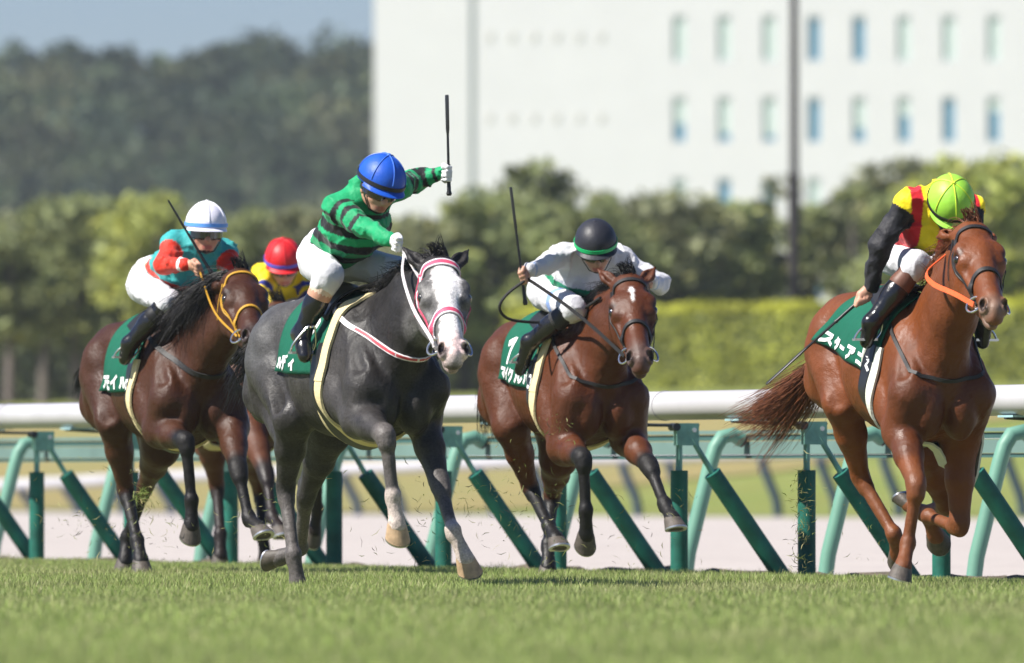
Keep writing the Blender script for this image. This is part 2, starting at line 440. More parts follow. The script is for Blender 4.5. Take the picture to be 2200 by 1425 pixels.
PARTS = [('post', shared('post', lambda m: m.tube([tl(0, 0, -.05), tl(0, 0, .615)], .051, 16), M_teal)),
         ('brace', shared('brace', braces, M_teal)),
         ('post_rod', shared('post_rod', lambda m: m.tube([tl(0, 0, .60), tl(0, 0, .86)], .019, 8), M_steel)),
         ('brace_rod', shared('brace_rod', lambda m: m.tube([tl(.01, .075, .80), tl(.02, .205, .595)], .017, 8), M_steel)),
         ('bracket', shared('bracket', lambda m: m.box(tl(0, .045, .825), (.05, .14, .13), rot), M_steel)),
         ('bracket_arm', shared('bracket_arm', lambda m: m.tube([tl(0, .12, .878), tl(0, -.12, .878), tl(0, -.26, .880), tl(0, -.46, .892)], [(.02, .010)] * 4, 8), M_dark)),
         ('rail_shoe', shared('rail_shoe', lambda m: m.box(tl(0, -.36, .899), (.20, .20, .012), rot), M_blue)),
         ('knob', shared('knob', lambda m: m.tube([tl(-.045, -.03, .868), tl(.04, -.03, .868)], .024, 10), M_dark)),
         ('bolt', shared('bolt', lambda m: m.tube([tl(-.03, .085, .85), tl(.03, .085, .85)], .014, 8), M_bolt))]
for k in range(-8, 9):
    a = .75 + 1.89 * k
    if A_GAP0 + .3 < a < A_GAP1 - 1.2: continue
    for nm, me in PARTS:
        o = link(nm, me, None, rail); o.location = TD * a
# second rail: pale green goose-neck posts carrying a teal beam
r2 = empty('dirt_rail', TP(0, 1.1)); tag(r2, 'teal beam rail on pale green curved posts behind the white rail', 'rail')
def gooseneck(m):  # bent tube
    p = [(0, 0, -.16), (0, .04, .12), (0, .12, .42), (0, .185, .66), (0, .215, .755), (0, .26, .82), (0, .33, .835), (0, .39, .80)]
    m.tube([tl(*q) for q in p], .046, 14)
gm = shared('post', gooseneck, M_teal2)
gc = shared('post_cap', lambda m: m.tube([tl(0, .38, .806), tl(0, .405, .792)], .04, 12), M_dark)
for k in range(-9, 7):
    for nm, me in (('post', gm), ('post_cap', gc)):
        o = link(nm, me, None, r2); o.location = TD * (2.18 + 2.15 * k)
for (z0, z1, off, mt, nm) in ((.715, .795, 0, M_beam, 'beam'), (.80, .835, .012, M_beamd, 'beam_groove'), (.84, .862, -.003, M_beam, 'beam_cap'), (.69, .712, .01, M_beamd, 'beam_lip')):
    m = MB(); m.box(tl(-12, .45 + off, (z0 + z1) / 2), (60, .05, z1 - z0), rot); m.build(nm, mt, r2)
# third rail, far side of the dirt: white tube on navy curved posts, the ground falling away to the left
r3 = empty('far_rail', (0, 190, 0)); tag(r3, 'distant low white rail on navy curved posts across the dirt track', 'rail')
def far_pt(u, y):
    D = 190 + (1100 - u) * .012
    return at_depth(u, y, D)
line = [(-400, 1056), (60, 1041), (430, 1021), (1000, 997), (1300, 985), (1700, 973), (2200, 958), (2600, 946)]
fp = [far_pt(*q) - Vector((0, 190, 0)) for q in line]
for i in range(len(fp) - 1):
    m = MB(); m.tube([fp[i], fp[i + 1]], .105, 14); m.build('rail_section', M_white, r3)
us = [-160, 45, 140, 237, 340, 545, 740, 835, 1030, 1150, 1340, 1440, 1640, 1765, 1900, 2165, 2330]
for u in us:
    yy = np.interp(u, [l[0] for l in line], [l[1] for l in line])
    p = far_pt(u, yy) - Vector((0, 190, 0)); h = p.z + .03
    q = lambda dx, z: p + Vector((dx, 0, z - p.z))
    m = MB(); m.tube([q(-.02, p.z), q(0, p.z - .2 * h), q(.10, p.z - .45 * h), q(.20, p.z - .68 * h), q(.235, p.z - .85 * h), q(.24, -.06)], .075, 10); m.build('post', M_navy, r3)

# ------------------------------------------------------------------ hedge, trees, pole, building, wooded hill
M_leaf = None
def leaf_mat(name, base, var):
    m = bpy.data.materials.new(name); m.use_nodes = True; t = m.node_tree; b = t.nodes['Principled BSDF']
    b.inputs['Roughness'].default_value = .6; b.inputs['Specular IOR Level'].default_value = .25
    a = t.nodes.new('ShaderNodeAttribute'); a.attribute_name = 'Col'
    oi = t.nodes.new('ShaderNodeObjectInfo')
    r = t.nodes.new('ShaderNodeMapRange'); r.inputs[3].default_value = 1 - var; r.inputs[4].default_value = 1 + var; t.links.new(oi.outputs['Random'], r.inputs[0])
    mx = t.nodes.new('ShaderNodeMix'); mx.data_type = 'RGBA'; mx.blend_type = 'MULTIPLY'; mx.inputs[0].default_value = 1
    t.links.new(a.outputs['Color'], mx.inputs[6]); t.links.new(r.outputs[0], mx.inputs[7])
    mc = t.nodes.new('ShaderNodeMix'); mc.data_type = 'RGBA'; mc.blend_type = 'MULTIPLY'; mc.inputs[0].default_value = 1; mc.inputs[7].default_value = (*base, 1)
    t.links.new(mx.outputs[2], mc.inputs[6]); t.links.new(mc.outputs[2], b.inputs['Base Color'])
    tr = t.nodes.new('ShaderNodeBsdfTranslucent'); t.links.new(mc.outputs[2], tr.inputs[0])
    ms = t.nodes.new('ShaderNodeMixShader'); ms.inputs[0].default_value = .25
    t.links.new(b.outputs[0], ms.inputs[1]); t.links.new(tr.outputs[0], ms.inputs[2]); t.links.new(ms.outputs[0], t.nodes['Material Output'].inputs[0])
    return m
def leaves(P, size, g, c=None):
    """leaf-sized quads at P with random facing"""
    n = len(P); a = g.normal(size=(n, 3)); a /= np.linalg.norm(a, axis=1)[:, None]
    b = np.cross(a, g.normal(size=(n, 3))); b /= np.linalg.norm(b, axis=1)[:, None]
    s = (size * g.uniform(.6, 1.4, n))[:, None]
    V = np.stack([P - a * s, P - b * s * .5 + a * s * .1, P + a * s, P + b * s * .5 + a * s * .1], 1).reshape(-1, 3)
    i = np.arange(n) * 4; Q = np.stack([i, i + 1, i + 2, i + 3], 1)
    return V, Q
def crown_points(g, cx, rx, rz, nclump, nleaf, cr):
    ctr = g.normal(size=(nclump, 3)); ctr /= np.linalg.norm(ctr, axis=1)[:, None]
    ctr *= (g.uniform(.25, 1, nclump) ** .5)[:, None] * np.array([rx, rx, rz]); ctr += cx
    P = []; CI = []
    for i, c in enumerate(ctr):
        d = g.normal(size=(nleaf, 3)); d /= np.linalg.norm(d, axis=1)[:, None]
        P.append(c + d * (cr * g.uniform(.6, 1.3)) * (g.uniform(.2, 1, nleaf) ** .4)[:, None] * np.array([1, 1, .7])); CI.append(np.full(nleaf, g.uniform(.65, 1.35)))
    return np.concatenate(P), np.concatenate(CI)
M_bark = mat('bark', (.13, .11, .095), .9, noise=.35, nscale=6, bump=.5, bscale=14)
def tree_meshes(seed, kind):
    g = np.random.default_rng(seed)
    H = 5.0
    if kind == 'round': cx, rx, rz, nc, nl, cr = (0, 0, 3.05), 1.25, 1.75, 60, 66, .44
    elif kind == 'tall': cx, rx, rz, nc, nl, cr = (0, 0, 3.0), 1.0, 1.85, 56, 62, .38
    else: cx, rx, rz, nc, nl, cr = (0, 0, 3.5), 1.25, 1.3, 22, 55, .34
    P, ci = crown_points(g, np.array(cx), rx, rz, nc, nl, cr)
    V, Q = leaves(P, .12, g)
    col = np.array([.24, .275, .12]) * ci[:, None] * g.uniform(.8, 1.2, (len(P), 1)) * np.where(g.uniform(size=(len(P), 1)) < .2, np.array([[1.25, 1.15, .8]]), 1)
    crown = mesh_np('crown', V, Q, None, np.repeat(col, 4, 0), smooth=False)
    m = MB(); m.tube([(0, 0, -.1), (.03, 0, .8), (-.02, .05, 1.7), (.05, 0, 2.8), (0, 0, 4.0)], [.14, .115, .09, .06, .02], 8)
    for i in range(6):
        an = g.uniform(0, 6.28); z = g.uniform(1.1, 2.4); L = g.uniform(.8, 1.3)
        d = Vector((math.cos(an), math.sin(an), .9)); b0 = Vector((0, 0, z))
        m.tube([b0, b0 + d * L * .5 + Vector((0, 0, .1)), b0 + d * L], [.055, .035, .012], 6)
    trunk = m.mesh('trunk'); trunk.materials.append(M_bark)
    return trunk, crown
TM = {k: [tree_meshes(11 + i * 7 + ord(k[0]), k) for i in range(3)] for k in ('round', 'tall', 'sparse')}
LEAF = {'mid': leaf_mat('leaf_mid', (1, 1, 1), .18), 'light': leaf_mat('leaf_light', (1.45, 1.4, .95), .08),
        'dull': leaf_mat('leaf_dull', (.92, .86, 1.1), .15), 'dark': leaf_mat('leaf_dark', (.55, .6, .65), .15)}
LM = {}
def place_tree(u, D, top, kind, var, leafm, wide=1.0, label='', group='', zb=2.45):
    z = at_depth(u, top, D).z; H = (z - zb) / 4.95
    rt = empty('tree', (at_depth(u, 700, D).x, D, zb), rng.uniform(0, 6.28)); rt.scale = (H * wide, H * wide, H)
    tr, cr = TM[kind][var]
    link('trunk', tr, None, rt)
    key = (kind, var, leafm)
    if key not in LM:
        m2 = cr.copy(); m2.materials.append(LEAF[leafm]); LM[key] = m2
    link('crown', LM[key], None, rt)
    tag(rt, label, 'tree', group)
    return rt
def lab(t): return t
spec = []
k = 0
LT = [(-70, 262, 430, 'round', 'dull'), (20, 258, 438, 'round', 'mid'), (95, 270, 405, 'round', 'mid'), (165, 262, 398, 'round', 'mid'), (235, 268, 402, 'tall', 'mid'),
      (335, 255, 378, 'round', 'light'), (420, 268, 425, 'tall', 'dull'), (480, 262, 418, 'round', 'mid'), (560, 266, 412, 'round', 'mid'), (635, 262, 420, 'round', 'dull'),
      (705, 268, 408, 'round', 'mid'), (775, 264, 415, 'round', 'mid')]
for i, (u, D, top, kd, lm) in enumerate(LT):
    if lm == 'light': L = 'bright yellow-green tree, the lightest of the tree belt at left'
    else: L = 'leafy green tree number %s from the left in the tree belt below the hill' % ['one', 'two', 'three', 'four', 'five', 'six', 'seven', 'eight', 'nine', 'ten', 'eleven', 'twelve'][i]
    place_tree(u, D, top, kd, i % 3, lm, 1.15, L, 'tree belt below the hill')
MT = [(850, 268, 452, 'tall', 'mid'), (925, 262, 425, 'round', 'dull'), (1000, 266, 412, 'round', 'mid'), (1062, 262, 362, 'round', 'mid'), (1150, 264, 335, 'tall', 'mid'),
      (1215, 268, 372, 'round', 'dull'), (1290, 262, 398, 'round', 'mid'), (1375, 266, 375, 'round', 'mid'), (1450, 263, 388, 'round', 'dull'), (1545, 268, 384, 'round', 'mid')]
ORD = ['first', 'second', 'third', 'fourth', 'fifth', 'sixth', 'seventh', 'eighth', 'ninth', 'tenth']
for i, (u, D, top, kd, lm) in enumerate(MT):
    place_tree(u, D, top, kd, (i + 1) % 3, lm, 1.12, '%s tree from the left of the row before the white building' % ORD[i], 'trees before the white building')
for i, (u, D, top, kd, lm, lb) in enumerate([(1640, 272, 398, 'sparse', 'mid', 'thin open-crowned tree just left of the dark pole'), (1745, 268, 372, 'sparse', 'dull', 'thin open-crowned tree just right of the dark pole'),
      (1830, 266, 366, 'sparse', 'mid', 'second thin tree right of the dark pole'), (1905, 270, 322, 'tall', 'dull', 'slim tree with a narrow top left of the big right tree'),
      (2010, 262, 372, 'round', 'mid', 'broad tree behind the yellow-green helmet'), (2120, 258, 288, 'round', 'light', 'tallest bright green tree near the right edge'), (2215, 262, 318, 'round', 'mid', 'rightmost tree cut off by the right edge')]):
    place_tree(u, D, top, kd, i % 3, lm, 1.15 if kd != 'round' else 1.3, lb, 'trees by the dark pole')
BK = ['rear-row tree %s gap of the tree belt' % t_ for t_ in ('at the far left', 'behind the first', 'behind the second', 'behind the third', 'behind the fourth', 'behind the fifth', 'behind the sixth', 'behind the seventh', 'behind the eighth', 'behind the ninth')]
for i in range(10): place_tree(-60 + 94 * i, 292, 446 + (i * 37) % 30, 'round', i % 3, 'dull', 1.3, BK[i], 'rear row of the tree belt')
BK = ['rear-row tree behind the %s front tree before the building' % t_ for t_ in ORD[:8]]
for i in range(8): place_tree(900 + 96 * i, 292, 430 + (i * 29) % 36, 'round', (i + 1) % 3, 'dull', 1.3, BK[i], 'rear row before the building')
# low dark scrub under the belt
def scrub(u0, u1, D, y0, y1, n, name, lbl, col, size=.13):
    g = np.random.default_rng(int(u0 + 500))
    A, B = at_depth(u0, y1, D), at_depth(u1, y0, D)
    zb = 2.4; P = np.c_[g.uniform(A.x, B.x, n), D + g.uniform(-1.2, 1.2, n), zb + (B.z - zb) * g.uniform(0, 1, n) ** 1.3]
    top = .75 + .35 * vnoise(np.c_[P[:, 0], P[:, 1] * 0, P[:, 1] * 0], 1.1, 3)
    P[:, 2] = zb + (P[:, 2] - zb) * top
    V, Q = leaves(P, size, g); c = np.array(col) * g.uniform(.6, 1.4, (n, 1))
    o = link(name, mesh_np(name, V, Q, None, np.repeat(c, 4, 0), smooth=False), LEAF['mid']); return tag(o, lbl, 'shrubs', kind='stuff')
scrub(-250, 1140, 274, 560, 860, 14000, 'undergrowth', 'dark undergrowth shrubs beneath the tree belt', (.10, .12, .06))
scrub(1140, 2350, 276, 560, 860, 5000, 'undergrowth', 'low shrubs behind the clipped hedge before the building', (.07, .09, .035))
# hedge: leafy box
A, B = at_depth(1128, 668, 247), at_depth(2420, 650, 231)
hd = empty('hedge', (A.x, A.y, 2.4)); tag(hd, 'long clipped yellow-green hedge behind the white rail at right', 'hedge')
g = np.random.default_rng(3)
ax = Vector((B.x - A.x, B.y - A.y, 0)); L = ax.length; ax.normalize(); ay = Vector((-ax.y, ax.x, 0)); Hh = A.z - 2.4
m = MB(); rr = Matrix((ax, ay, Vector((0, 0, 1)))).transposed()
m.box(ax * L / 2 + Vector((0, 0, Hh / 2 - .06)), (L - .1, 1.1, Hh - .12), rr); m.build('hedge_core', mat('hedge_core', (.06, .075, .02), .9, noise=.3, nscale=4), hd)
n = 26000
t = g.uniform(0, L, n); side = g.uniform(size=n)
yy = np.where(side < .62, -.56 + g.normal(0, .05, n), g.uniform(-.6, .6, n)); zz = np.where(side < .62, g.uniform(-.1, 1, n) * Hh, Hh - .05 + g.normal(0, .05, n) + .05 * np.sin(t * 2.2))
P = t[:, None] * np.array(ax) + yy[:, None] * np.array(ay) + zz[:, None] * np.array([0, 0, 1])
V, Q = leaves(P, .07, g)
hn = vnoise(P, .9, 4)
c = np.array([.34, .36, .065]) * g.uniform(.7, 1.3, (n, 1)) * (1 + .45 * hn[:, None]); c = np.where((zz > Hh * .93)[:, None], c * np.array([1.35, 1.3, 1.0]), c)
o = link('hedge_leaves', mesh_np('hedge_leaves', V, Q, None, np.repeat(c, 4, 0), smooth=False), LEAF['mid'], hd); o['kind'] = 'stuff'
# lamp pole
pb = at_depth(1706, 700, 264); pl = empty('lamp_pole', (pb.x, 264, 2.4)); tag(pl, 'tall dark brown lamp pole standing before the white building', 'pole')
M_pole = mat('pole_paint', (.026, .020, .022), .7, noise=.15, nscale=3)
zs = at_depth(1706, 378, 264).z - 2.4
m = MB(); m.tube([(0, 0, -.1), (0, 0, zs)], [.165, .15], 16); m.build('pole_base', M_pole, pl)
m = MB(); m.tube([(0, 0, zs - .02), (0, 0, zs + .12), (-.0, 0, 12)], [.145, .105, .085], 14); m.build('pole_shaft', M_pole, pl)
m = MB(); m.tube([(0, 0, 11.9), (.2, -.2, 12.4), (.9, -.9, 12.6)], .04, 8); m.build('lamp_arm', M_pole, pl)
m = MB(); m.box((1.05, -1.05, 12.58), (.5, .28, .1), Matrix.Rotation(R(-45), 3, 'Z')); m.build('lamp_head', M_pole, pl)
# white building
S = FPX / 565.0
bld = empty('office_building', (0, 565, 0)); tag(bld, 'large white office building with rows of narrow windows', 'building')
M_wall = mat('wall_white', (.84, .83, .83), .8, noise=.025, nscale=.6)
M_wall2 = mat('wall_white_left', (.84, .83, .825), .8, noise=.02, nscale=.6)
M_pane = mat('pane_blue', (.17, .37, .52), .12, spec=.8, noise=.06, nscale=.5)
M_blind = mat('blind_pale', (.66, .77, .72), .7, noise=.03, nscale=2)
M_frame = mat('frame_grey', (.66, .70, .71), .5)
def bx(u): return (u - 1100) / S
def bz(y): return CAMZ + (HORIZON - y) / S
cu = [1460 + 96.6 * i for i in range(13)]; rows = [(33 - 174.5 * 2 + 174.5 * i, 132 - 174.5 * 2 + 174.5 * i) for i in range(6)]
x0, x1, ztop = bx(1010), bx(2900), bz(-700)
m = MB(); m.box(((x0 + x1) / 2, 15.6, ztop / 2), (x1 - x0, 30, ztop)); 
# front skin with real openings, 0.35 m in front of the core
hw = 14.6 / S; yf, dp = .42, .34
zc = [ztop] + [z for r in rows for z in (bz(r[0]), bz(r[1]))] + [0]
for i in range(0, len(zc) - 1, 2):
    m.box(((x0 + x1) / 2, yf, (zc[i] + zc[i + 1]) / 2), (x1 - x0, dp, zc[i] - zc[i + 1]))
for i in range(1, len(zc) - 1, 2):
    xs = [x0] + [v for u in cu for v in (bx(u) - hw, bx(u) + hw)] + [x1]
    for j in range(0, len(xs), 2):
        if xs[j + 1] > xs[j]: m.box(((xs[j] + xs[j + 1]) / 2, yf, (zc[i] + zc[i + 1]) / 2), (xs[j + 1] - xs[j], dp, zc[i] - zc[i + 1]))
m.build('wall', M_wall, bld, smooth=False)
m = MB(); m.box(((bx(803) + x0) / 2, 14.83, (ztop + 2) / 2), (x0 - bx(803), 29.4, ztop + 2)); m.build('stair_block', M_wall2, bld, smooth=False)
fr = {(2, i): v for i, v in enumerate([0, 0, 0, 1, 1, 0, 0, 0, .3, 0, 1, 0, 0])}; fr.update({(3, i): v for i, v in enumerate([.42, .22, .17, 1, .32, .58, 1, .68, 1, .5, .2, .2, 1])})
for r, (ya, yb) in enumerate(rows):
    for i, u in enumerate(cu):
        f = fr.get((r, i), rng.choice([0, .3, 1, .6]))
        zt, zb = bz(ya), bz(yb); xm = bx(u)
        wn = link('window', None, None, bld); 
        m = MB()
        m.box((xm, .33, zt - .09), (2 * hw - .004, .1, .10)); m.box((xm, .33, zb + .05), (2 * hw - .004, .1, .08))
        for sx in (-1, 1): m.box((xm + sx * (hw - .028), .33, (zt + zb) / 2), (.045, .1, zt - zb - .3))
        bpy.data.objects.remove(wn); wn = m.build('window', M_frame, bld, smooth=False)
        zm = zb + (zt - zb) * f
        m = MB(); m.box((xm, .375, (zt + zb) / 2), (2 * hw - .08, .02, zt - zb - .2)); m.build('pane', M_pane, wn, smooth=False)
        if f < 1:
            m = MB(); m.box((xm, .352, (zt - .12 + zm) / 2), (2 * hw - .1, .012, max(.02, zt - .12 - zm))); m.build('blind', M_blind, wn, smooth=False)
M_vent = mat('vent_beige', (.72, .69, .64), .7)
for y in (77, 251.5, -97.5, 426):
    for i in range(6):
        m = MB(); m.box((bx(1051 + 48 * i), .238, bz(y)), (.26, .05, .36)); m.build('vent', M_vent, bld, smooth=False)
# wooded hill far behind
def hill_z(x, y):
    return 2.4 + 29 * float(sstep(np.array([y]), 690, 955)[0]) + 2.0 * math.sin(x * .07 + 1) * float(sstep(np.array([y]), 700, 900)[0])
V = []; Q = []; nx, ny = 60, 30
for j in range(ny + 1):
    for i in range(nx + 1):
        x = -420 + 840 * i / nx; y = 640 + 900 * j / ny; V.append((x, y, hill_z(x, y)))
for j in range(ny):
    for i in range(nx): p = j * (nx + 1) + i; Q.append((p, p + 1, p + nx + 2, p + nx + 1))
tag(link('hill', mesh_np('hill', V, Q), ground_mat('hill_ground', (.03, .04, .02), (.045, .05, .025), (.05, .05, .03), .1, .5)), kind='structure')
g = np.random.default_rng(21); PP = []; CC = []
def crown_at(x, y, z, r, n, shade):
    P, ci = crown_points(g, np.array((x, y, z)), r * .8, r * .72, 15, n // 15, r * .4); ci = ci * g.uniform(.5, 1.55)
    PP.append(P); CC.append((np.array(shade) * ci[:, None]) * g.uniform(.8, 1.2, (len(P), 1)))
pal = [(.055, .082, .036), (.07, .098, .042), (.088, .108, .046), (.05, .075, .042), (.105, .112, .05), (.045, .068, .038)]
for row, y in enumerate(np.linspace(720, 960, 16)):
    for x in np.arange(-62, 34, 3.7):
        xx = x + g.uniform(-2, 2); yy_ = y + g.uniform(-6, 6); r = g.uniform(2.4, 4.0)
        crown_at(xx, yy_, hill_z(xx, yy_) + g.uniform(2.2, 4.2), r, 240, pal[g.integers(len(pal))])
for (u, y, r) in [(-60, 92, 3.2), (15, 92, 3.0), (60, 122, 2.2), (152, 82, 2.3), (120, 130, 2.0), (255, 96, 2.0), (215, 130, 2.2), (300, 128, 2.4), (365, 112, 2.6), (430, 96, 2.6), (490, 82, 2.6), (545, 60, 3.4), (610, 72, 3.0), (650, 120, 2.4), (700, 122, 2.2), (745, 88, 2.8), (810, 78, 3.2), (590, 130, 3.2), (480, 140, 3)]:
    p = at_depth(u, y, 955); crown_at(p.x, 955, p.z - r * .82, r, 420, pal[g.integers(len(pal))])
P = np.concatenate(PP); V, Q = leaves(P, .48, g)
o = link('hill_woodland', mesh_np('hill_woodland', V, Q, None, np.repeat(np.concatenate(CC), 4, 0), smooth=False), LEAF['mid'])
tag(o, 'far wooded hillside rising behind the tree belt at left', 'woodland', kind='stuff')
# the air between: a closed box round everything
m = MB(); m.box((0, 2200, 23.2), (8200, 5800, 49.8)); hz = m.build('haze', None, smooth=False)
hm = bpy.data.materials.new('haze'); hm.use_nodes = True; t = hm.node_tree; t.nodes.remove(t.nodes['Principled BSDF'])
pv = t.nodes.new('ShaderNodeVolumePrincipled'); pv.inputs['Color'].default_value = (.72, .82, .95, 1); pv.inputs['Density'].default_value = .00012; pv.inputs['Anisotropy'].default_value = 0.0
t.links.new(pv.outputs[0], t.nodes['Material Output'].inputs['Volume'])
hz.data.materials.clear(); hz.data.materials.append(hm); tag(hz, 'thin pale haze hanging in the air over the course', 'haze', kind='stuff')
# ------------------------------------------------------------------ horses
def coat_mat(name, rough=.42, spec=.45, speck=0):
    m = mat(name, attr=True, rough=rough, spec=spec, noise=.14, nscale=9, coat=0)
    t = m.node_tree; b = t.nodes['Principled BSDF']; tc = [n for n in t.nodes if n.type == 'TEX_COORD'][0]
    h = None
    for sc, st, det in ((45, .30, 4), (14, .22, 3), (170, .3, 2)):
        n = t.nodes.new('ShaderNodeTexNoise'); n.inputs['Scale'].default_value = sc; n.inputs['Detail'].default_value = det
        if sc == 26: n.inputs['Distortion'].default_value = 1.2
        t.links.new(tc.outputs['Object'], n.inputs['Vector'])
        bp = t.nodes.new('ShaderNodeBump'); bp.inputs['Strength'].default_value = st; bp.inputs['Distance'].default_value = .012 if sc < 100 else .004
        t.links.new(n.outputs[0], bp.inputs['Height'])
        if h is not None: t.links.new(h, bp.inputs['Normal'])
        h = bp.outputs[0]
    t.links.new(h, b.inputs['Normal'])
    n = t.nodes.new('ShaderNodeTexNoise'); n.inputs['Scale'].default_value = 5; n.inputs['Detail'].default_value = 4
    t.links.new(tc.outputs['Object'], n.inputs['Vector'])
    r = t.nodes.new('ShaderNodeMapRange'); r.inputs[1].default_value = .3; r.inputs[2].default_value = .7; r.inputs[3].default_value = rough - .12; r.inputs[4].default_value = rough + .16
    t.links.new(n.outputs[0], r.inputs[0]); t.links.new(r.outputs[0], b.inputs['Roughness'])
    if speck:
        src = b.inputs['Base Color'].links[0].from_socket
        n = t.nodes.new('ShaderNodeTexNoise'); n.inputs['Scale'].default_value = 95; n.inputs['Detail'].default_value = 6; n.inputs['Roughness'].default_value = .75
        t.links.new(tc.outputs['Object'], n.inputs['Vector'])
        r = t.nodes.new('ShaderNodeMapRange'); r.inputs[1].default_value = .35; r.inputs[2].default_value = .68; r.inputs[3].default_value = 1 - speck; r.inputs[4].default_value = 1 + speck
        t.links.new(n.outputs[0], r.inputs[0])
        mx = t.nodes.new('ShaderNodeMix'); mx.data_type = 'RGBA'; mx.blend_type = 'MULTIPLY'; mx.inputs[0].default_value = 1
        t.links.new(src, mx.inputs[6]); t.links.new(r.outputs[0], mx.inputs[7]); t.links.new(mx.outputs[2], b.inputs['Base Color'])
    return m
M_coat = coat_mat('coat', .50, .30)
M_coat_g = coat_mat('coat_grey', .5, .25, .42)
M_eye = mat('horse_eye', (.012, .008, .006), .06, spec=.8, coat=.5)
M_hoofd = mat('hoof_dark', (.075, .062, .05), .6, noise=.4, nscale=30, bump=.15, bscale=90)
M_hoofl = mat('hoof_pale', (.42, .29, .17), .4, noise=.3, nscale=30, bump=.1, bscale=90)
M_shoe = mat('shoe_metal', (.55, .55, .56), .35, .85)
M_sole = mat('hoof_sole', (.07, .06, .05), .9, noise=.3, nscale=50, bump=.4, bscale=60)
def hair_mat(name, col): return mat(name, col, .42, spec=.35, noise=.3, nscale=60)

def V3(v): return np.array(v, float)
def strands(n, rootf, pathf, rad, seg=7, seed=1):
    """tapered three-sided hair strands: rootf(g) -> root, pathf(g, root) -> control points"""
    g = np.random.default_rng(seed); VV = []; QQ = []; off = 0; lead = None
    for it in range(n):
        pts = np.array(pathf(g, rootf(g)))
        if it % 9 == 0 or lead is None: lead = pts; lk = len(lead)
        else:                                        # the strands of a lock close towards its leader and wave with it
            k = len(pts); f = np.linspace(0, 1, k)[:, None]; li = np.stack([np.interp(np.linspace(0, lk - 1, k), np.arange(lk), lead[:, q]) for q in range(3)], 1)
            pts = pts * (1 - f * .78) + li * f * .78 + (np.sin(f * 7 + g.uniform(0, 6)) * .006 * f) * g.normal(size=3)
        k = len(pts)
        T = np.gradient(pts, axis=0); T /= np.maximum(np.linalg.norm(T, axis=1), 1e-9)[:, None]
        X = np.cross(T, g.normal(size=3)); X /= np.maximum(np.linalg.norm(X, axis=1), 1e-9)[:, None]; Y = np.cross(T, X)
        r = rad * g.uniform(.7, 1.3) * np.linspace(1, .15, k)[:, None] ** .7
        ring = np.stack([pts + r * (X * math.cos(a) + Y * math.sin(a)) for a in (0, 2.09, 4.19)], 1)
        VV.append(ring.reshape(-1, 3))
        for i in range(k - 1):
            for j in range(3): QQ.append((off + i * 3 + j, off + i * 3 + (j + 1) % 3, off + i * 3 + 3 + (j + 1) % 3, off + i * 3 + 3 + j))
        off += 3 * k
    return np.concatenate(VV), np.array(QQ)
def bez(p, n):
    p = [V3(q) for q in p]; out = []
    for t in np.linspace(0, 1, n):
        q = list(p)
        while len(q) > 1: q = [q[i] * (1 - t) + q[i + 1] * t for i in range(len(q) - 1)]
        out.append(q[0])
    return out

def hoof(parent, co, pdir, lat, dark=True, size=1.0):
    """co = coronet centre, pdir = pastern direction (towards the hoof), lat = horse's lateral axis"""
    p = pdir.normalized(); lt = (lat - p * lat.dot(p)).normalized()
    ns = Matrix.Rotation(R(38), 3, lt) @ p          # sole normal, turned towards the heel
    toe = ns.cross(lt)
    if toe.dot(p) < 0: toe = -toe
    n = 22; L = .062 * size
    def ring(depth, hw, fl, bk, shift):
        out = []
        for k in range(n):
            a = 2 * math.pi * k / n; cx = math.cos(a); sy = math.sin(a)
            ex = (fl if cx > 0 else bk) * (cx if cx > 0 else -min(-cx, .75)); 
            out.append(co + toe * (ex + shift) + lt * (hw * sy) + ns * depth)
        return out
    s = size
    rings = [ring(-.012 * s, .043 * s, .045 * s, .045 * s, -.004), ring(.004 * s, .049 * s, .052 * s, .048 * s, 0), ring(L * .55, .056 * s, .064 * s, .05 * s, .014 * s), ring(L, .062 * s, .072 * s, .052 * s, .026 * s)]
    m = MB(); vs = [v for r_ in rings for v in r_]; fs = []
    for i in range(3):
        for k in range(n): fs.append((i * n + k, i * n + (k + 1) % n, (i + 1) * n + (k + 1) % n, (i + 1) * n + k))
    fs.append(tuple(range(n))[::-1]); fs.append(tuple(3 * n + k for k in range(n)))
    m.add(vs, fs); h = m.build('hoof', M_hoofd if dark else M_hoofl, parent)
    m = MB(); a = ring(L + .001, .063 * s, .074 * s, .050 * s, .026 * s); b = ring(L + .010 * s, .062 * s, .073 * s, .05 * s, .026 * s); c = ring(L + .010 * s, .044 * s, .052 * s, .036 * s, .024 * s); d = ring(L + .001, .044 * s, .052 * s, .036 * s, .024 * s)
    fs = []
    for (i, j) in ((0, 1), (1, 2), (2, 3)):
        for k in range(n): fs.append((i * n + k, i * n + (k + 1) % n, j * n + (k + 1) % n, j * n + k))
    m.add(a + b + c + d, fs); m.build('shoe', M_shoe, h)
    m = MB(); a = ring(L + .0035, .0445 * s, .0525 * s, .0365 * s, .024 * s); m.add(a, [tuple(range(n))]); m.build('sole', M_sole, h)
    return h

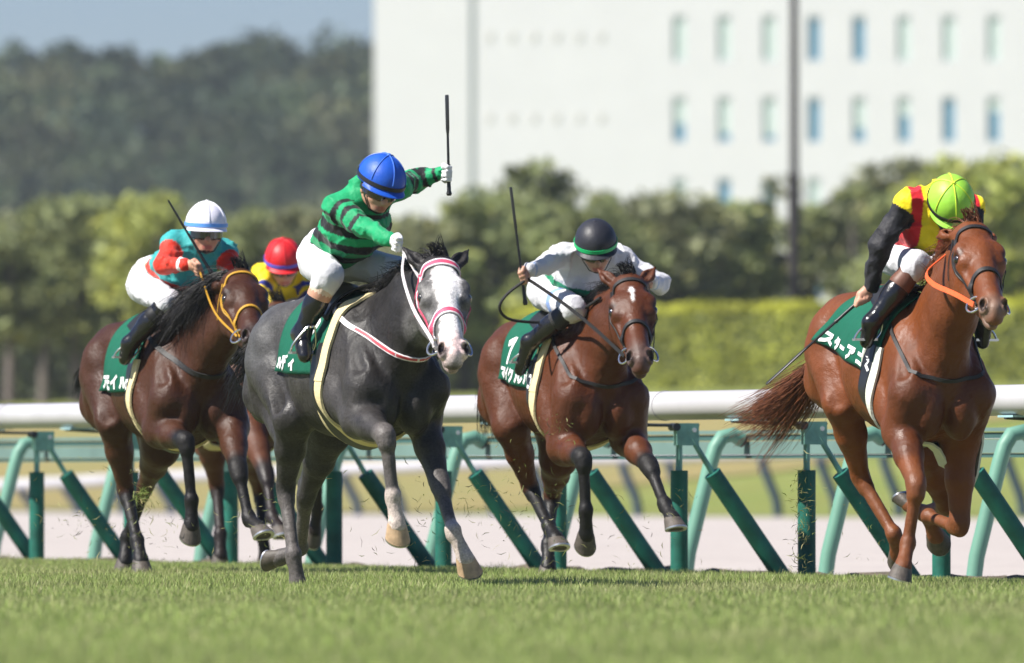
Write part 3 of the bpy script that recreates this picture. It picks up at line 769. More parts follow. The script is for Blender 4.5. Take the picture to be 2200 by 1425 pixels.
HORSES = {}
def horse(key, cfg):
    fr = Frame(cfg['u'], cfg['s'], cfg['yaw']); LAT = Vector((0, 1, 0)); lat = (0, 1, 0)
    zw, pit = cfg['zw'], R(cfg['pitch'])
    Rp = Matrix.Rotation(pit, 3, 'Y')
    def T(x, y, z): return Rp @ Vector((x, y, z - 1.60)) + Vector((0, 0, zw))
    F = Field(); K = .027
    def c(a, b, ra, rb, k=K, sq=None, m=(0, 0), tg=''): F.cone(a, b, ra, rb, k, sq, False, m, tg)
    # --- trunk
    c(T(.17, 0, 1.17), T(-.02, 0, 1.19), .235, .345, .06, (lat, .72))
    c(T(-.02, 0, 1.19), T(-.40, 0, 1.225), .345, .33, .06, (lat, .78))
    c(T(-.40, 0, 1.225), T(-.72, 0, 1.31), .33, .235, .06, (lat, .84))
    c(T(-.70, 0, 1.33), T(-.97, 0, 1.34), .235, .19, .06, (lat, 1.02))
    c(T(.14, 0, 1.49), T(-.22, 0, 1.535), .05, .06, .07)
    c(T(-.22, 0, 1.49), T(-.66, 0, 1.50), .075, .09, .07)
    c(T(-.62, 0, 1.47), T(-1.02, 0, 1.40), .12, .115, .07)
    for s in (-1, 1):
        F.ell(T(-.83, s * .13, 1.40), (.27, .125, .15), None, .06)
        c(T(-.84, s * .155, 1.34), T(-1.0, s * .15, 1.10), .165, .14)
        c(T(-1.06, s * .10, 1.32), T(-1.10, s * .125, 1.03), .10, .085)
        c(T(-.02, s * .14, 1.46), T(.30, s * .175, 1.16), .085, .115, .05, (lat, .62))
        c(T(-.06, s * .19, 1.22), T(.12, s * .20, 1.03), .13, .10, .05, (lat, .62))
        F.ell(T(.318, s * .092, 1.05), (.12, .094, .17), None, .028)
        F.ell(T(.26, s * .180, 1.16), (.11, .070, .15), None, .03)
        F.cone(T(-.15, s * .31, 1.32), T(-.13, s * .29, .98), .035, .03, .06, None, True)
        F.ell(T(-.64, s * .33, 1.43), (.09, .07, .08), None, .09, True)
        F.cone(T(-.62, s * .31, 1.18), T(-.55, s * .27, 1.02), .03, .03, .06, None, True)
        F.cone(T(-1.00, s * .315, 1.36), T(-.98, s * .31, 1.02), .02, .02, .05, None, True)
        F.cone(T(.16, s * .235, 1.50), T(.36, s * .225, 1.22), .03, .025, .05, None, True)
    # --- head frame
    poll = fr.f(*cfg['poll'], cfg['pollf'])
    hs = cfg.get('hs', 1.22)
    nose = fr.n(*cfg['nose'], poll, .56 * hs, 1)
    a_ = (nose - poll).normalized(); gy = R(cfg['face'])
    gw = fr.vec(Vector((math.sin(gy), -math.cos(gy), .25)))
    n_ = (gw - a_ * gw.dot(a_)).normalized(); l_ = n_.cross(a_) * -1
    if l_.y < 0: l_ = -l_
    HX = np.array([a_, l_, n_])
    def H(a, l, n): return poll + (a_ * a + l_ * l + n_ * n) * hs
    lh = tuple(l_)
    # --- neck
    thr = H(.13, 0, -.20); pb = H(.035, 0, -.12)
    nb = T(.14, 0, 1.32); mid = nb.lerp(thr.lerp(pb, .45), .55) + Vector((0, 0, cfg.get('arch', .015)))
    c(nb, mid, .225, .165, .06, (lat, .62)); c(mid, thr.lerp(pb, .5), .165, .118, .05, (lat, .66))
    cm = T(.06, 0, 1.50).lerp(pb, .5) + Vector((0, 0, cfg.get('arch', .015) + .05))
    c(T(.04, 0, 1.47), cm, .07, .052, .06); c(cm, pb, .052, .07, .06)
    c(T(.29, 0, 1.19), mid + Vector((.03, 0, -.09)), .105, .085, .07); c(mid + Vector((.03, 0, -.09)), thr, .085, .07, .06)
    # --- head
    F.cone(H(.035, 0, -.085), H(.20, 0, -.088), .074 * hs, .088 * hs, .03, (lh, 1.10))
    F.cone(H(.19, 0, -.078), H(.49, 0, -.058), .078 * hs, .051 * hs, .035, (lh, .88))
    F.cone(H(.12, 0, -.15), H(.43, 0, -.118), .078 * hs, .05 * hs, .04, (lh, .92))
    F.cone(H(.46, 0, -.072), H(.55, 0, -.062), .056 * hs, .048 * hs, .03, (lh, .80))
    F.ell(H(.578, 0, -.078), (.034 * hs, .034 * hs, .032 * hs), HX, .02)
    F.ell(H(.556, 0, -.122), (.036 * hs, .029 * hs, .022 * hs), HX, .012)
    for s in (-1, 1):
        F.cone(H(.155, s * .062, -.05), H(.235, s * .070, -.062), .036 * hs, .036 * hs, .03)
        F.ell(H(.175, s * .083, -.042), (.034 * hs, .024 * hs, .022 * hs), HX, .02)
        F.cone(H(.53, 0, -.112), H(.24, s * .035, -.195), .024 * hs, .05 * hs, .035)
        F.ell(H(.165, s * .060, -.165), (.115 * hs, .038 * hs, .10 * hs), HX, .03)
        F.cone(H(.25, s * .078, -.09), H(.37, s * .058, -.088), .017 * hs, .010 * hs, .03)
        F.ell(H(.536, s * .042, -.048), (.044 * hs, .021 * hs, .037 * hs), HX, .012)
        F.ell(H(.568, s * .022, -.080), (.030 * hs, .016 * hs, .026 * hs), HX, .012)
        ex, el, en = cfg.get('ear', (-.15, .045, -.03))
        e0 = H(.015, s * .056, -.080); e2 = H(ex, s * (.056 + el), -.080 + en); e1 = e0.lerp(e2, .5)
        F.cone(e0, e1, .026 * hs, .032 * hs, .02, (tuple(n_), .62)); F.cone(e1, e2, .031 * hs, .006 * hs, .012, (tuple(n_), .62))
        q0 = e0.lerp(e2, .28) + n_ * .019 * hs; q1 = e0.lerp(e2, .86) + n_ * .012 * hs
        F.cone(q0, q1, .020 * hs, .008 * hs, .006, None, True)
        F.ell(H(.218, s * .103, -.062), (.023 * hs, .016 * hs, .018 * hs), HX, .010, True)
        no = H(.550, s * .051, -.024)
        ang = R(24) * s
        B = np.array([a_ * math.cos(ang) + l_ * math.sin(ang), l_ * math.cos(ang) - a_ * math.sin(ang), n_])
        F.ell(no, (.029 * hs, .0165 * hs, .036 * hs), B, .005, True)
        F.ell(H(.10, s * .092, -.062), (.05 * hs, .02 * hs, .03 * hs), HX, .03, True)
    F.ell(H(.585, 0, -.1025), (.06 * hs, .06 * hs, .0065 * hs), HX, .006, True)
    # --- legs
    log = []; hoofs = []
    for nm, s in (('FR', -1), ('FL', 1)):
        lg = cfg[nm]; El = fr.l(*lg[0], s * cfg.get('ew', .185)); Kn = fr.n(*lg[1][:2], El, .43, lg[1][2]); Ft = fr.n(*lg[2][:2], Kn, .30, lg[2][2]); Co = fr.n(*lg[3][:2], Ft, .135, lg[3][2])
        log.append((nm, El, Kn, Ft, Co))
        c(T(.32, s * .165, 1.11), El, .115, .098); c(T(.0, s * .18, 1.12), El, .13, .085)
        m1 = El.lerp(Kn, .45); up = (El - Kn).normalized(); fwd = (Vector((1, 0, 0)) - up * up.x).normalized()
        c(El, m1, .092, .071, .04); c(m1, Kn, .071, .045, .03, None, (0, .9))
        c(El.lerp(Kn, .12) + fwd * .028, El.lerp(Kn, .55) + fwd * .02, .058, .04, .025)
        d2 = (Ft - Kn).normalized(); bk = -(Vector((1, 0, 0)) - d2 * d2.x)
        if bk.length < .2 : bk = Vector((0, 0, 1)) - d2 * d2.z
        bk.normalize()
        knd = Kn - bk * .004
        c(knd + (El - Kn).normalized() * .035, knd + d2 * .042, .050, .046, .022, None, (.85, 1)); c(Kn + d2 * .04, Ft - d2 * .03, .033, .029, .02, None, (1, 1), nm)
        c(Kn + d2 * .05 + bk * .026, Ft + bk * .018, .020, .022, .014, None, (1, 1))
        c(Ft - d2 * .012, Ft + d2 * .01 + bk * .012, .040, .036, .02, None, (1, 1)); pd = (Co - Ft).normalized()
        c(Ft, Co, .033, .040, .02, None, (1, 1), nm + 'p'); c(Co - pd * .01, Co + pd * .01, .042, .044, .012, None, (1, 1), nm + 'p')
        hoofs.append((Co, pd, nm))
    for nm, s in (('HR', -1), ('HL', 1)):
        lg = cfg[nm]; St = fr.l(*lg[0], s * cfg.get('sw', .20)); Hk = fr.n(*lg[1][:2], St, .46, lg[1][2]); Ft = fr.n(*lg[2][:2], Hk, .37, lg[2][2]); Co = fr.n(*lg[3][:2], Ft, .135, lg[3][2])
        log.append((nm, St, Hk, Ft, Co))
        c(T(-.86, s * .145, 1.25), St, .185, .105); c(T(-1.04, s * .13, 1.12), St.lerp(Hk, .42), .11, .062, .05)
        ti = St.lerp(Hk, .45); c(St, ti, .10, .073, .04); c(ti, Hk, .073, .042, .03, None, (0, .35))
        d2 = (Ft - Hk).normalized(); ax = (Hk - St).normalized(); bk = -(Vector((1, 0, 0)) - d2 * d2.x)
        if bk.length < .2: bk = Vector((0, 0, 1)) - d2 * d2.z
        bk.normalize()
        c(Hk - ax * .02, Hk + d2 * .05, .048, .043, .022, None, (.4, .8)); pt = Hk + bk * .045 - d2 * .055
        c(pt, Hk + d2 * .06 + bk * .02, .024, .027, .02, None, (.5, .9)); c(pt, St.lerp(Hk, .5) + bk * .05, .02, .04, .02, None, (.5, 0))
        c(Hk + d2 * .04, Ft - d2 * .03, .036, .031, .02, None, (.8, 1), nm); c(Hk + d2 * .06 + bk * .026, Ft + bk * .02, .021, .023, .014, None, (.9, 1))
        c(Ft - d2 * .012, Ft + d2 * .01 + bk * .014, .042, .037, .02, None, (1, 1)); pd = (Co - Ft).normalized()
        c(Ft, Co, .034, .041, .02, None, (1, 1), nm + 'p'); c(Co - pd * .01, Co + pd * .01, .043, .045, .012, None, (1, 1), nm + 'p')
        hoofs.append((Co, pd, nm))
    if cfg.get('log'):
        for (nm, *js) in log: print('LEG', key, nm, ' '.join('(%.2f %.2f %.2f)' % tuple(j) for j in js), ['%.2f' % (js[i + 1] - js[i]).length for i in range(3)])
        print('HEAD', key, tuple(round(x, 2) for x in poll), tuple(round(x, 2) for x in nose), 'a', tuple(round(x, 2) for x in a_))
    def muscle(X):
        W = X + .05 * np.stack([vnoise(X, 4, 31), vnoise(X, 4, 32), vnoise(X, 4, 33)], 1)
        rg = 1 - np.abs(vnoise(W * np.array([1.0, 1.2, .6]), 9, 34)); body = 1 - sstep(X[:, 0], .55, .75) * sstep(X[:, 2], 1.15, 1.3)
        low = sstep(X[:, 2], .55, .75)
        return (-.0032 * rg ** 3 + .0025 * vnoise(X, 14, 36)) * body * low + .0015 * vnoise(X * np.array([1.5, 1.5, .6]), 40, 35)
    V, Q = F.mesh(cfg.get('vox', .0097), muscle)
    V = V.astype(float)
    mk = F.blend(V)
    hc = (V - V3(poll)) @ HX.T / hs                 # head coordinates a, l, n
    ishead = (sstep(hc[:, 0], -.02, .06)) * (1 - sstep(np.linalg.norm(V - V3(H(.28, 0, -.08)), axis=1), .36, .42))
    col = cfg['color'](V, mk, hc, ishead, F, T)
    nd = np.sqrt(((hc[:, 0] - .550) / .030) ** 2 + ((np.abs(hc[:, 1]) - .050) / .020) ** 2 + ((hc[:, 2] + .028) / .036) ** 2)
    col = mixc(col, (.02, .012, .012), ishead * sstep(nd, 1.02, .80))
    me = mesh_np('horse', V, Q, None, col)
    ob = link('horse', me, cfg.get('mat', M_coat)); ob.location = fr.O; ob.rotation_euler = (0, 0, fr.rz)
    tag(ob, cfg['label'], 'horse', 'galloping racehorses')
    for s in (-1, 1):
        m = MB(); bm = bmesh.new(); bmesh.ops.create_uvsphere(bm, u_segments=16, v_segments=10, radius=.0215 * hs)
        e = bpy.data.meshes.new('eye'); bm.to_mesh(e); bm.free(); e.polygons.foreach_set('use_smooth', [True] * len(e.polygons))
        eo = link('eye', e, M_eye, ob); eo.location = H(.216, s * .090, -.061)
    for (Co, pd, nm) in hoofs: hoof(ob, Co, pd, LAT, nm not in cfg.get('palehoof', ()), 1.0)
    # --- mane and tail
    hm = hair_mat('hair_' + key, cfg['hair'])
    crest = [T(.02, 0, 1.55), cm + Vector((0, 0, .045)), pb + n_ * -.0 + Vector((0, 0, .06)), H(-.005, 0, -.06)]
    wind = V3(cfg.get('wind', (-.6, -.15, .25)))
    def mroot(g):
        t = g.uniform(0, 1) ** cfg.get('manebias', .8)
        p = V3(bez(crest, 2)[0]) if t < 0 else bez(crest, 21)[int(t * 20)]
        return p + V3((g.normal(0, .012), g.normal(0, .012), -.012)), t
    def mpath(g, rt):
        p, t = rt; L = cfg.get('manelen', .17) * g.uniform(.5, 1.15)
        d = wind + g.normal(0, .22, 3); d /= np.linalg.norm(d)
        up = V3((0, 0, 1)) * .35 * L
        return bez([p, p + up * .7 + d * L * .25, p + d * L * .7 + up * .5, p + d * L + V3((0, 0, -.25 * L)) + g.normal(0, .02, 3)], 7)
    Vm, Qm = strands(int(1.5 * cfg.get('nmane', 420)), mroot, mpath, .0026, seed=5)
    mo = link('mane', mesh_np('mane', Vm, Qm), hm, ob); mo['kind'] = 'stuff'
    def froot(g): return V3(H(-.005 + g.uniform(-.03, .03), g.uniform(-.035, .035), -.03)), 1
    def fpath(g, rt):
        p, t = rt; L = .10 * g.uniform(.5, 1.1); d = V3(n_) * .2 + V3(a_) * g.uniform(.0, .5) + V3(cfg.get('fwind', (-.4, -.2, .5))) + g.normal(0, .2, 3)
        d /= np.linalg.norm(d)
        return bez([p, p + d * L * .5 + V3((0, 0, .03)), p + d * L], 6)
    Vm, Qm = strands(60, froot, fpath, .003, seed=8)
    mo = link('forelock', mesh_np('forelock', Vm, Qm), hm, ob); mo['kind'] = 'stuff'
    dock = T(-1.13, 0, 1.40); tp = [V3(dock)] + [V3(fr.f(u, v, f)) for (u, v, f) in cfg['tail']]
    m = MB(); m.tube([T(-1.0, 0, 1.42), dock, Vector(bez(tp, 9)[1]), Vector(bez(tp, 9)[2])], [.05, .042, .035, .015], 10)
    dk = m.build('dock', hm, ob)
    def troot(g): return V3(dock) + g.normal(0, .022, 3), g.uniform(0, .25)
    def tpath(g, rt):
        p, t = rt; sp = cfg.get('tspread', .09); e = g.normal(0, 1, 3) * sp; e2 = e + g.normal(0, .5, 3) * sp
        k = g.uniform(.62, 1.04)
        pts = bez(tp, 10); n = len(pts); out = []
        for i, q in enumerate(pts):
            f = i / (n - 1)
            if f > k: break
            out.append(q + (p - V3(dock)) * (1 - f) + (e * min(1, f * 1.6) * (1 - f) + e2 * f) * (f ** .7))
        return out
    Vm, Qm = strands(cfg.get('ntail', 420), troot, tpath, .0025, seed=6)
    mo = link('tail', mesh_np('tail', Vm, Qm), hm, ob); mo['kind'] = 'stuff'
    HORSES[key] = dict(fr=fr, T=T, H=H, a=a_, l=l_, n=n_, hs=hs, ob=ob, bvh=bvh_of(V, Q), poll=poll, nose=nose, cfg=cfg, pb=pb, thr=thr, mid=mid)
    return HORSES[key]

def legdark(mk, lo=.25, hi=.8): return sstep(mk, lo, hi)
def col_bay(body, dark, muzzle, star=False, belly=None):
    def f(V, mk, hc, hd, F, T):
        n = len(V); c = np.tile(np.array(body, float), (n, 1))
        c *= (1 + .16 * vnoise(V, 3.2, 1) + .08 * vnoise(V, 9, 2))[:, None]
        if belly is not None: c = mixc(c, belly, sstep(V[:, 2], 1.05, .8) * .6)
        c = mixc(c, dark, legdark(mk))
        c = mixc(c, muzzle, hd * sstep(hc[:, 0], .44, .54) * .9)
        c = mixc(c, np.array(dark) * 1.3, hd * sstep(np.hypot(hc[:, 0] - .21, np.abs(hc[:, 1]) - .095) + np.abs(hc[:, 2] + .06) * .4, .045, .022) * .6)
        if star:
            r = np.hypot((hc[:, 0] - .135) / 1.9, hc[:, 1]) + .005 * vnoise(V, 80, 4)
            c = mixc(c, (.75, .72, .7), hd * sstep(hc[:, 2], -.05, -.02) * sstep(r, .017, .009))
            r2 = np.hypot((hc[:, 0] - .185) / 4.5, hc[:, 1])
            c = mixc(c, (.7, .66, .62), hd * sstep(hc[:, 2], -.05, -.02) * sstep(r2, .010, .005))
        return np.clip(c, 0, 1)
    return f
def col_chestnut(V, mk, hc, hd, F, T):
    n = len(V); c = np.tile(np.array([.150, .042, .011]), (n, 1)); c *= (1 + .15 * vnoise(V, 3, 1) + .08 * vnoise(V, 10, 2))[:, None]
    c = mixc(c, (.07, .021, .008), sstep(V[:, 0], .0, .4) * sstep(V[:, 2], 1.5, 1.0) * (1 - hd) * .75 * (1 - legdark(mk, 0, .3)))  # dim grazing light on chest and lower neck, painted into the coat
    c = mixc(c, (.15, .052, .019), legdark(mk) * .7)
    c = mixc(c, (.20, .135, .10), hd * sstep(hc[:, 0], .47, .57) * .85)
    c = mixc(c, (.03, .012, .008), hd * sstep(np.hypot(hc[:, 0] - .21, np.abs(hc[:, 1]) - .095) + np.abs(hc[:, 2] + .06) * .4, .042, .022) * .7)
    return np.clip(c, 0, 1)
def col_grey(V, mk, hc, hd, F, T):
    n = len(V); c = np.tile(np.array([.036, .033, .032]), (n, 1)); c *= (1 + .3 * vnoise(V, 4, 1) + .35 * vnoise(V, 17, 2))[:, None]
    c = mixc(c, (.075, .075, .077), sstep(V[:, 0], -.45, -.85) * sstep(V[:, 2], 1.0, 1.2) * (.8 + .3 * vnoise(V, 22, 7)))
    c = mixc(c, (.012, .011, .0115), sstep(V[:, 0], .0, .3) * sstep(V[:, 2], 1.1, 1.28) * (1 - hd) * .8)
    c = mixc(c, (.12, .107, .10), legdark(mk, .5, .9) * .7)
    c = mixc(c, (.19, .185, .182), hd * sstep(hc[:, 0], .03, .2) * .75 * (.8 + .5 * vnoise(V, 30, 5)))
    for i, p in enumerate(F.P):                       # white socks on the forelegs
        if p['tg'] in ('FRp', 'FLp', 'FL'):
            d, t = F.dist(p, V); near = sstep(d, .03, .012)
            w_ = near if p['tg'] != 'FL' else near * sstep(t + .12 * vnoise(V, 40, 3), .72, .95)
            c = mixc(c, (.52, .44, .39), w_ * .85)
    wdt = np.interp(hc[:, 0], [.04, .09, .16, .24, .32, .40, .48, .56, .62], [.014, .044, .062, .049, .038, .042, .050, .058, .05])
    e = np.abs(hc[:, 1] - .004) + .010 * vnoise(V, 45, 6) + .006 * vnoise(V, 110, 8)
    bl = hd * sstep(e, wdt + .010, wdt - .008) * sstep(hc[:, 2], -.085, -.05) * sstep(hc[:, 0], .045, .10)
    c = mixc(c, (.80, .77, .75), bl)
    pk = hd * sstep(hc[:, 0], .43, .52) * sstep(np.abs(hc[:, 1]) - .012 * vnoise(V, 30, 9), .066, .05)
    c = mixc(c, (.70, .50, .47), pk * .85 * np.clip(.55 + bl, 0, 1))
    c = mixc(c, (.11, .10, .10), hd * sstep(vnoise(V, 26, 12), .25, .6) * sstep(hc[:, 0], .52, .57) * .75)
    return np.clip(c, 0, 1)
f_, b_ = 1, -1
horse('grey', dict(u=800, s=430, yaw=23, zw=1.50, pitch=0, poll=(947, 540), pollf=.76, nose=(977, 742), face=9, log=1,
    label='dark grey racehorse with a white blaze and pink bridle, nearest the camera',
    FR=[(775, 900), (829, 935, f_), (845, 1069, b_), (853, 1128, f_)], FL=[(905, 893), (946, 1046, f_), (974, 1142, f_), (1000, 1200, f_)],
    HR=[(632, 893), (613, 1052, b_), (631, 1196, f_), (640, 1256, f_)], HL=[(708, 930), (657, 1068, b_), (645, 1180, b_), (602, 1198, b_)],
    ear=(-.10, .075, -.0), hair=(.012, .011, .012), color=col_grey, mat=M_coat_g, palehoof=('FR', 'FL'), tail=[(560, 720, -1.3), (520, 800, -1.45), (530, 880, -1.5)], nmane=520, wind=(-.75, -.2, .45), manelen=.16))
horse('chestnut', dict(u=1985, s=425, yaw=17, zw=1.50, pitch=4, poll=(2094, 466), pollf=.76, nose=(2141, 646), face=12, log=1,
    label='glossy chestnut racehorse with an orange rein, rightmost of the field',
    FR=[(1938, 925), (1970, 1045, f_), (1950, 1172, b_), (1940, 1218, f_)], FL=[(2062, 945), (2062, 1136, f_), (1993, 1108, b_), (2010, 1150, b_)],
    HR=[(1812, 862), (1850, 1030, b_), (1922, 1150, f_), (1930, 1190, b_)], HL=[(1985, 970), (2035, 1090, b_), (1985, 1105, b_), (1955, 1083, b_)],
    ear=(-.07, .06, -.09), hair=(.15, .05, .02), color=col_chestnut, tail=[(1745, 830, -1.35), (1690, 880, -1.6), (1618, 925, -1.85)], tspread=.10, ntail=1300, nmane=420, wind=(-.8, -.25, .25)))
horse('bay', dict(u=1252, s=385, yaw=18, zw=1.50, pitch=0, poll=(1351, 580), pollf=.76, nose=(1376, 758), face=3, log=1,
    label='bright bay racehorse with a small white star and black lower legs',
    FR=[(1215, 962), (1253, 984, f_), (1259, 1100, b_), (1259, 1150, b_)], FL=[(1350, 942), (1396, 1003, f_), (1429, 1085, f_), (1445, 1115, f_)],
    HR=[(1098, 915), (1140, 1050, b_), (1180, 1132, f_), (1195, 1158, f_)], HL=[(1200, 985), (1186, 1066, b_), (1178, 1172, f_), (1178, 1218, f_)],
    ear=(-.10, .075, -.0), hair=(.008, .007, .007), color=col_bay((.078, .022, .0068), (.008, .007, .007), (.10, .065, .055), True), tail=[(1035, 770, -1.3), (1040, 860, -1.4), (1062, 950, -1.45)], tspread=.05, wind=(-.7, -.25, .3)))
horse('brown', dict(u=388, s=380, yaw=19, zw=1.50, pitch=0, poll=(521, 568), pollf=.82, nose=(552, 712), face=14, log=1,
    label='dark brown racehorse with a yellow bridle and flying black mane, leftmost of the field',
    FR=[(345, 925), (400, 948, f_), (412, 1078, b_), (411, 1130, b_)], FL=[(497, 915), (512, 1013, f_), (535, 1115, f_), (556, 1135, f_)],
    HR=[(245, 900), (271, 1058, b_), (295, 1163, f_), (303, 1205, f_)], HL=[(345, 965), (312, 1046, b_), (273, 1157, b_), (269, 1205, f_)],
    ear=(-.05, .05, -.12), hair=(.008, .007, .007), color=col_bay((.048, .0155, .006), (.007, .006, .006), (.03, .02, .018)), tail=[(185, 770, -1.3), (172, 810, -1.4), (180, 850, -1.45)], tspread=.04, wind=(-.7, -.75, -.35), manelen=.36, nmane=900))
horse('hidden', dict(u=540, s=345, yaw=22, zw=1.48, pitch=0, poll=(600, 640), pollf=.80, nose=(625, 790), face=10, log=1, vox=.014,
    label='brown racehorse mostly hidden behind the grey, under the red-capped rider',
    FR=[(540, 920), (573, 1025, f_), (585, 1110, f_), (600, 1135, f_)], FL=[(640, 925), (683, 1010, f_), (682, 1095, b_), (675, 1140, b_)],
    HR=[(450, 930), (466, 1045, b_), (474, 1150, f_), (474, 1195, f_)], HL=[(545, 960), (560, 1060, b_), (565, 1150, f_), (570, 1200, f_)],
    ear=(-.10, .05, -.06), hair=(.008, .007, .007), color=col_bay((.08, .026, .011), (.014, .009, .008), (.03, .02, .018)), tail=[(430, 800, -1.3), (425, 850, -1.35), (428, 900, -1.4)], tspread=.04, nmane=200, ntail=150))
# ------------------------------------------------------------------ riders
M_skin = mat('skin', attr=True, rough=.5, spec=.35, sub=.08)
M_silk = mat('silks', attr=True, rough=.6, spec=.25, bump=.4, bscale=34, bdet=4, sheen=.1)
M_cotton = mat('breeches_white', attr=True, rough=.7, spec=.25, bump=.3, bscale=24, bdet=3)
M_boot = mat('boot_black', attr=True, rough=.22, spec=.6, bump=.15, bscale=30)
M_lens = mat('goggle_lens', (.012, .012, .013), .06, spec=.8, coat=.4)
M_black = mat('black_leather', (.012, .012, .013), .45, noise=.2, nscale=30)
M_whip = mat('whip_black', (.01, .01, .011), .4)
def cap_mat(name, col): return mat(name, col, .48, spec=.35, noise=.07, nscale=14, bump=.1, bscale=40)
RIDERS = {}
def headframe(yaw, pitch, roll):
    y, p, q = R(yaw), R(pitch), R(roll)
    f = Vector((math.sin(y) * math.cos(p), -math.cos(y) * math.cos(p), -math.sin(p))); r = Vector((math.cos(y), math.sin(y), 0)); u = f.cross(r)
    rot_ = Matrix.Rotation(q, 3, f); return f, rot_ @ r, rot_ @ u
def rider(key, hk, cfg):
    fr = HORSES[hk]['fr']; J = {k: (fr.l(*v[:3]) if len(v) == 4 else fr.f(*v)) for k, v in cfg['J'].items()}
    def mir(v): return Vector((v.x, -v.y, v.z))
    for k in ('K', 'A', 'T'):
        if k + 'L' not in J: J[k + 'L'] = mir(J[k + 'R'])
    pel, che = J['pel'], J['che']; SR, SL = J['SR'], J['SL']; nck = SR.lerp(SL, .5) + Vector((.04, 0, .04))
    hipR = pel + Vector((.03, -.09, -.04)); hipL = pel + Vector((.03, .09, -.04))
    f, r, u = headframe(*cfg['head']); f, r, u = fr.vec(f), fr.vec(r), fr.vec(u)
    hc = J['head']                                   # centre of the helmet
    HB = np.array([f, r, u])
    def Hd(a, b, c_): return hc + f * a + r * b + u * c_
    lat = (0, 1, 0)
    up = (che - pel).normalized()
    log = []
    for n_, a, b in (('uarmR', SR, J['ER']), ('farmR', J['ER'], J['WR']), ('uarmL', SL, J['EL']), ('farmL', J['EL'], J['WL']), ('thigh', hipR, J['KR']), ('shank', J['KR'], J['AR']), ('torso', pel, nck), ('should', SR, SL)): log.append('%s %.2f' % (n_, (a - b).length))
    print('RIDER', key, ' '.join(log))
    def limbs(Fd, infl, part, sides='RL'):
        if part in ('jacket', 'body'):
            Fd.cone(pel + up * .06, che, .108 + infl, .128 + infl, .05, (lat, 1.12), False, (0, 0), 'torso')
            Fd.cone(che, nck - up * .02, .125 + infl, .078 + infl, .05, (lat, 1.12), False, (0, 0), 'torso')
            Fd.cone(SR, SL, .058 + infl, .058 + infl, .05, None, False, (0, 0), 'torso')
            for s, S in (('R', SR), ('L', SL)):
                E, W = J['E' + s], J['W' + s]
                Fd.cone(S, E, .047 + infl, .037 + infl, .03, None, False, (0, 0), 'u' + s); Fd.cone(E, W, .038 + infl, .026 + infl * .6, .02, None, False, (0, 0), 'f' + s)
        if part in ('breeches', 'body'):
            Fd.ell(pel, (.128 + infl, .148 + infl, .118 + infl), None, .04, False, (0, 0), 'seat')
            Fd.cone(pel + up * .02, pel + up * .12, .125 + infl, .115 + infl, .04, (lat, 1.12))
            for s, hp in (('R', hipR), ('L', hipL)):
                K = J['K' + s]; A = J['A' + s]
                Fd.cone(hp, K, .088 + infl, .058 + infl, .04, None, False, (0, 0), 'thigh' + s)
                Fd.cone(K, K.lerp(A, cfg.get('brlen', .16)), .062 + infl, .055 + infl, .03, None, False, (0, 0), 'knee' + s)
        if part == 'body':
            for s in 'RL':
                K, A, Tt = J['K' + s], J['A' + s], J['T' + s]
                Fd.cone(K, K.lerp(A, .35), .056, .056, .03, None, False, (0, 0), 'shin'); Fd.cone(K.lerp(A, .35), A, .054, .036, .03, None, False, (0, 0), 'shin'); Fd.cone(A, Tt, .036, .03, .02)
        if part == 'boots':
            for s in sides:
                K, A, Tt = J['K' + s], J['A' + s], J['T' + s]; b0 = cfg.get('boottop', .34)
                Fd.cone(K.lerp(A, b0), K.lerp(A, .55), .060, .057, .02, None, False, (0, 0), 'top'); Fd.cone(K.lerp(A, .5), A, .058, .043, .02)
                d = (Tt - A).normalized(); ax = (A - K).normalized(); heel = A + ax * .045 - d * .03
                Fd.cone(A, heel, .043, .036, .02); Fd.cone(heel, Tt, .034, .032, .025); Fd.cone(A, A.lerp(Tt, .7), .042, .034, .02); Fd.cone(Tt - d * .05, Tt, .038, .03, .015)
    # --- body: one continuous figure
    B = Field(); limbs(B, 0, 'body')
    B.cone(nck, Hd(-.015, 0, -.10), .058, .056, .03)
    B.ell(Hd(0, 0, -.015), (.098, .078, .105), HB, .03, False, (0, 0), 'head'); B.ell(Hd(.03, 0, -.085), (.072, .062, .07), HB, .03, False, (0, 0), 'head')
    B.ell(Hd(.060, 0, -.135), (.032, .035, .028), HB, .025, False, (0, 0), 'head')
    B.cone(Hd(.088, 0, -.055), Hd(.112, 0, -.085), .011, .017, .012, None, False, (0, 0), 'head')
    B.ell(Hd(.085, 0, -.118), (.015, .026, .006), HB, .006, False, (0, 0), 'lip'); B.ell(Hd(.081, 0, -.132), (.015, .022, .006), HB, .006, False, (0, 0), 'lip')
    for s in (-1, 1):
        B.ell(Hd(.055, s * .040, -.082), (.028, .024, .024), HB, .02, False, (0, 0), 'head')
        B.ell(Hd(-.01, s * .078, -.065), (.018, .012, .032), HB, .01, False, (0, 0), 'head')
        B.ell(Hd(.088, s * .033, -.042), (.012, .018, .011), HB, .01, True)
    for s in 'RL':
        W = J['W' + s]; G = J.get('G' + s); ax = cfg.get('axis' + s)
        if G is None: G = W + (W - J['E' + s]).normalized() * .075
        J['G' + s] = G
        if ax is None: axv = Vector((.3, 0, 1)).normalized()
        else: axv = (fr.f(*ax[1]) - fr.f(*ax[0])).normalized()
        J['axis' + s] = axv
        d = (G - W).normalized(); axv = (axv - d * axv.dot(d) * .6).normalized(); sd = d.cross(axv).normalized()
        if sd.x < 0: sd = -sd                          # fingers close on the far side from the rider
        g0 = W.lerp(G, .62) - sd * .012
        B.cone(W, g0, .028, .030, .015, None, False, (0, 0), 'hand'); B.cone(g0 + axv * .026, g0 - axv * .028, .023, .021, .012, None, False, (0, 0), 'hand')
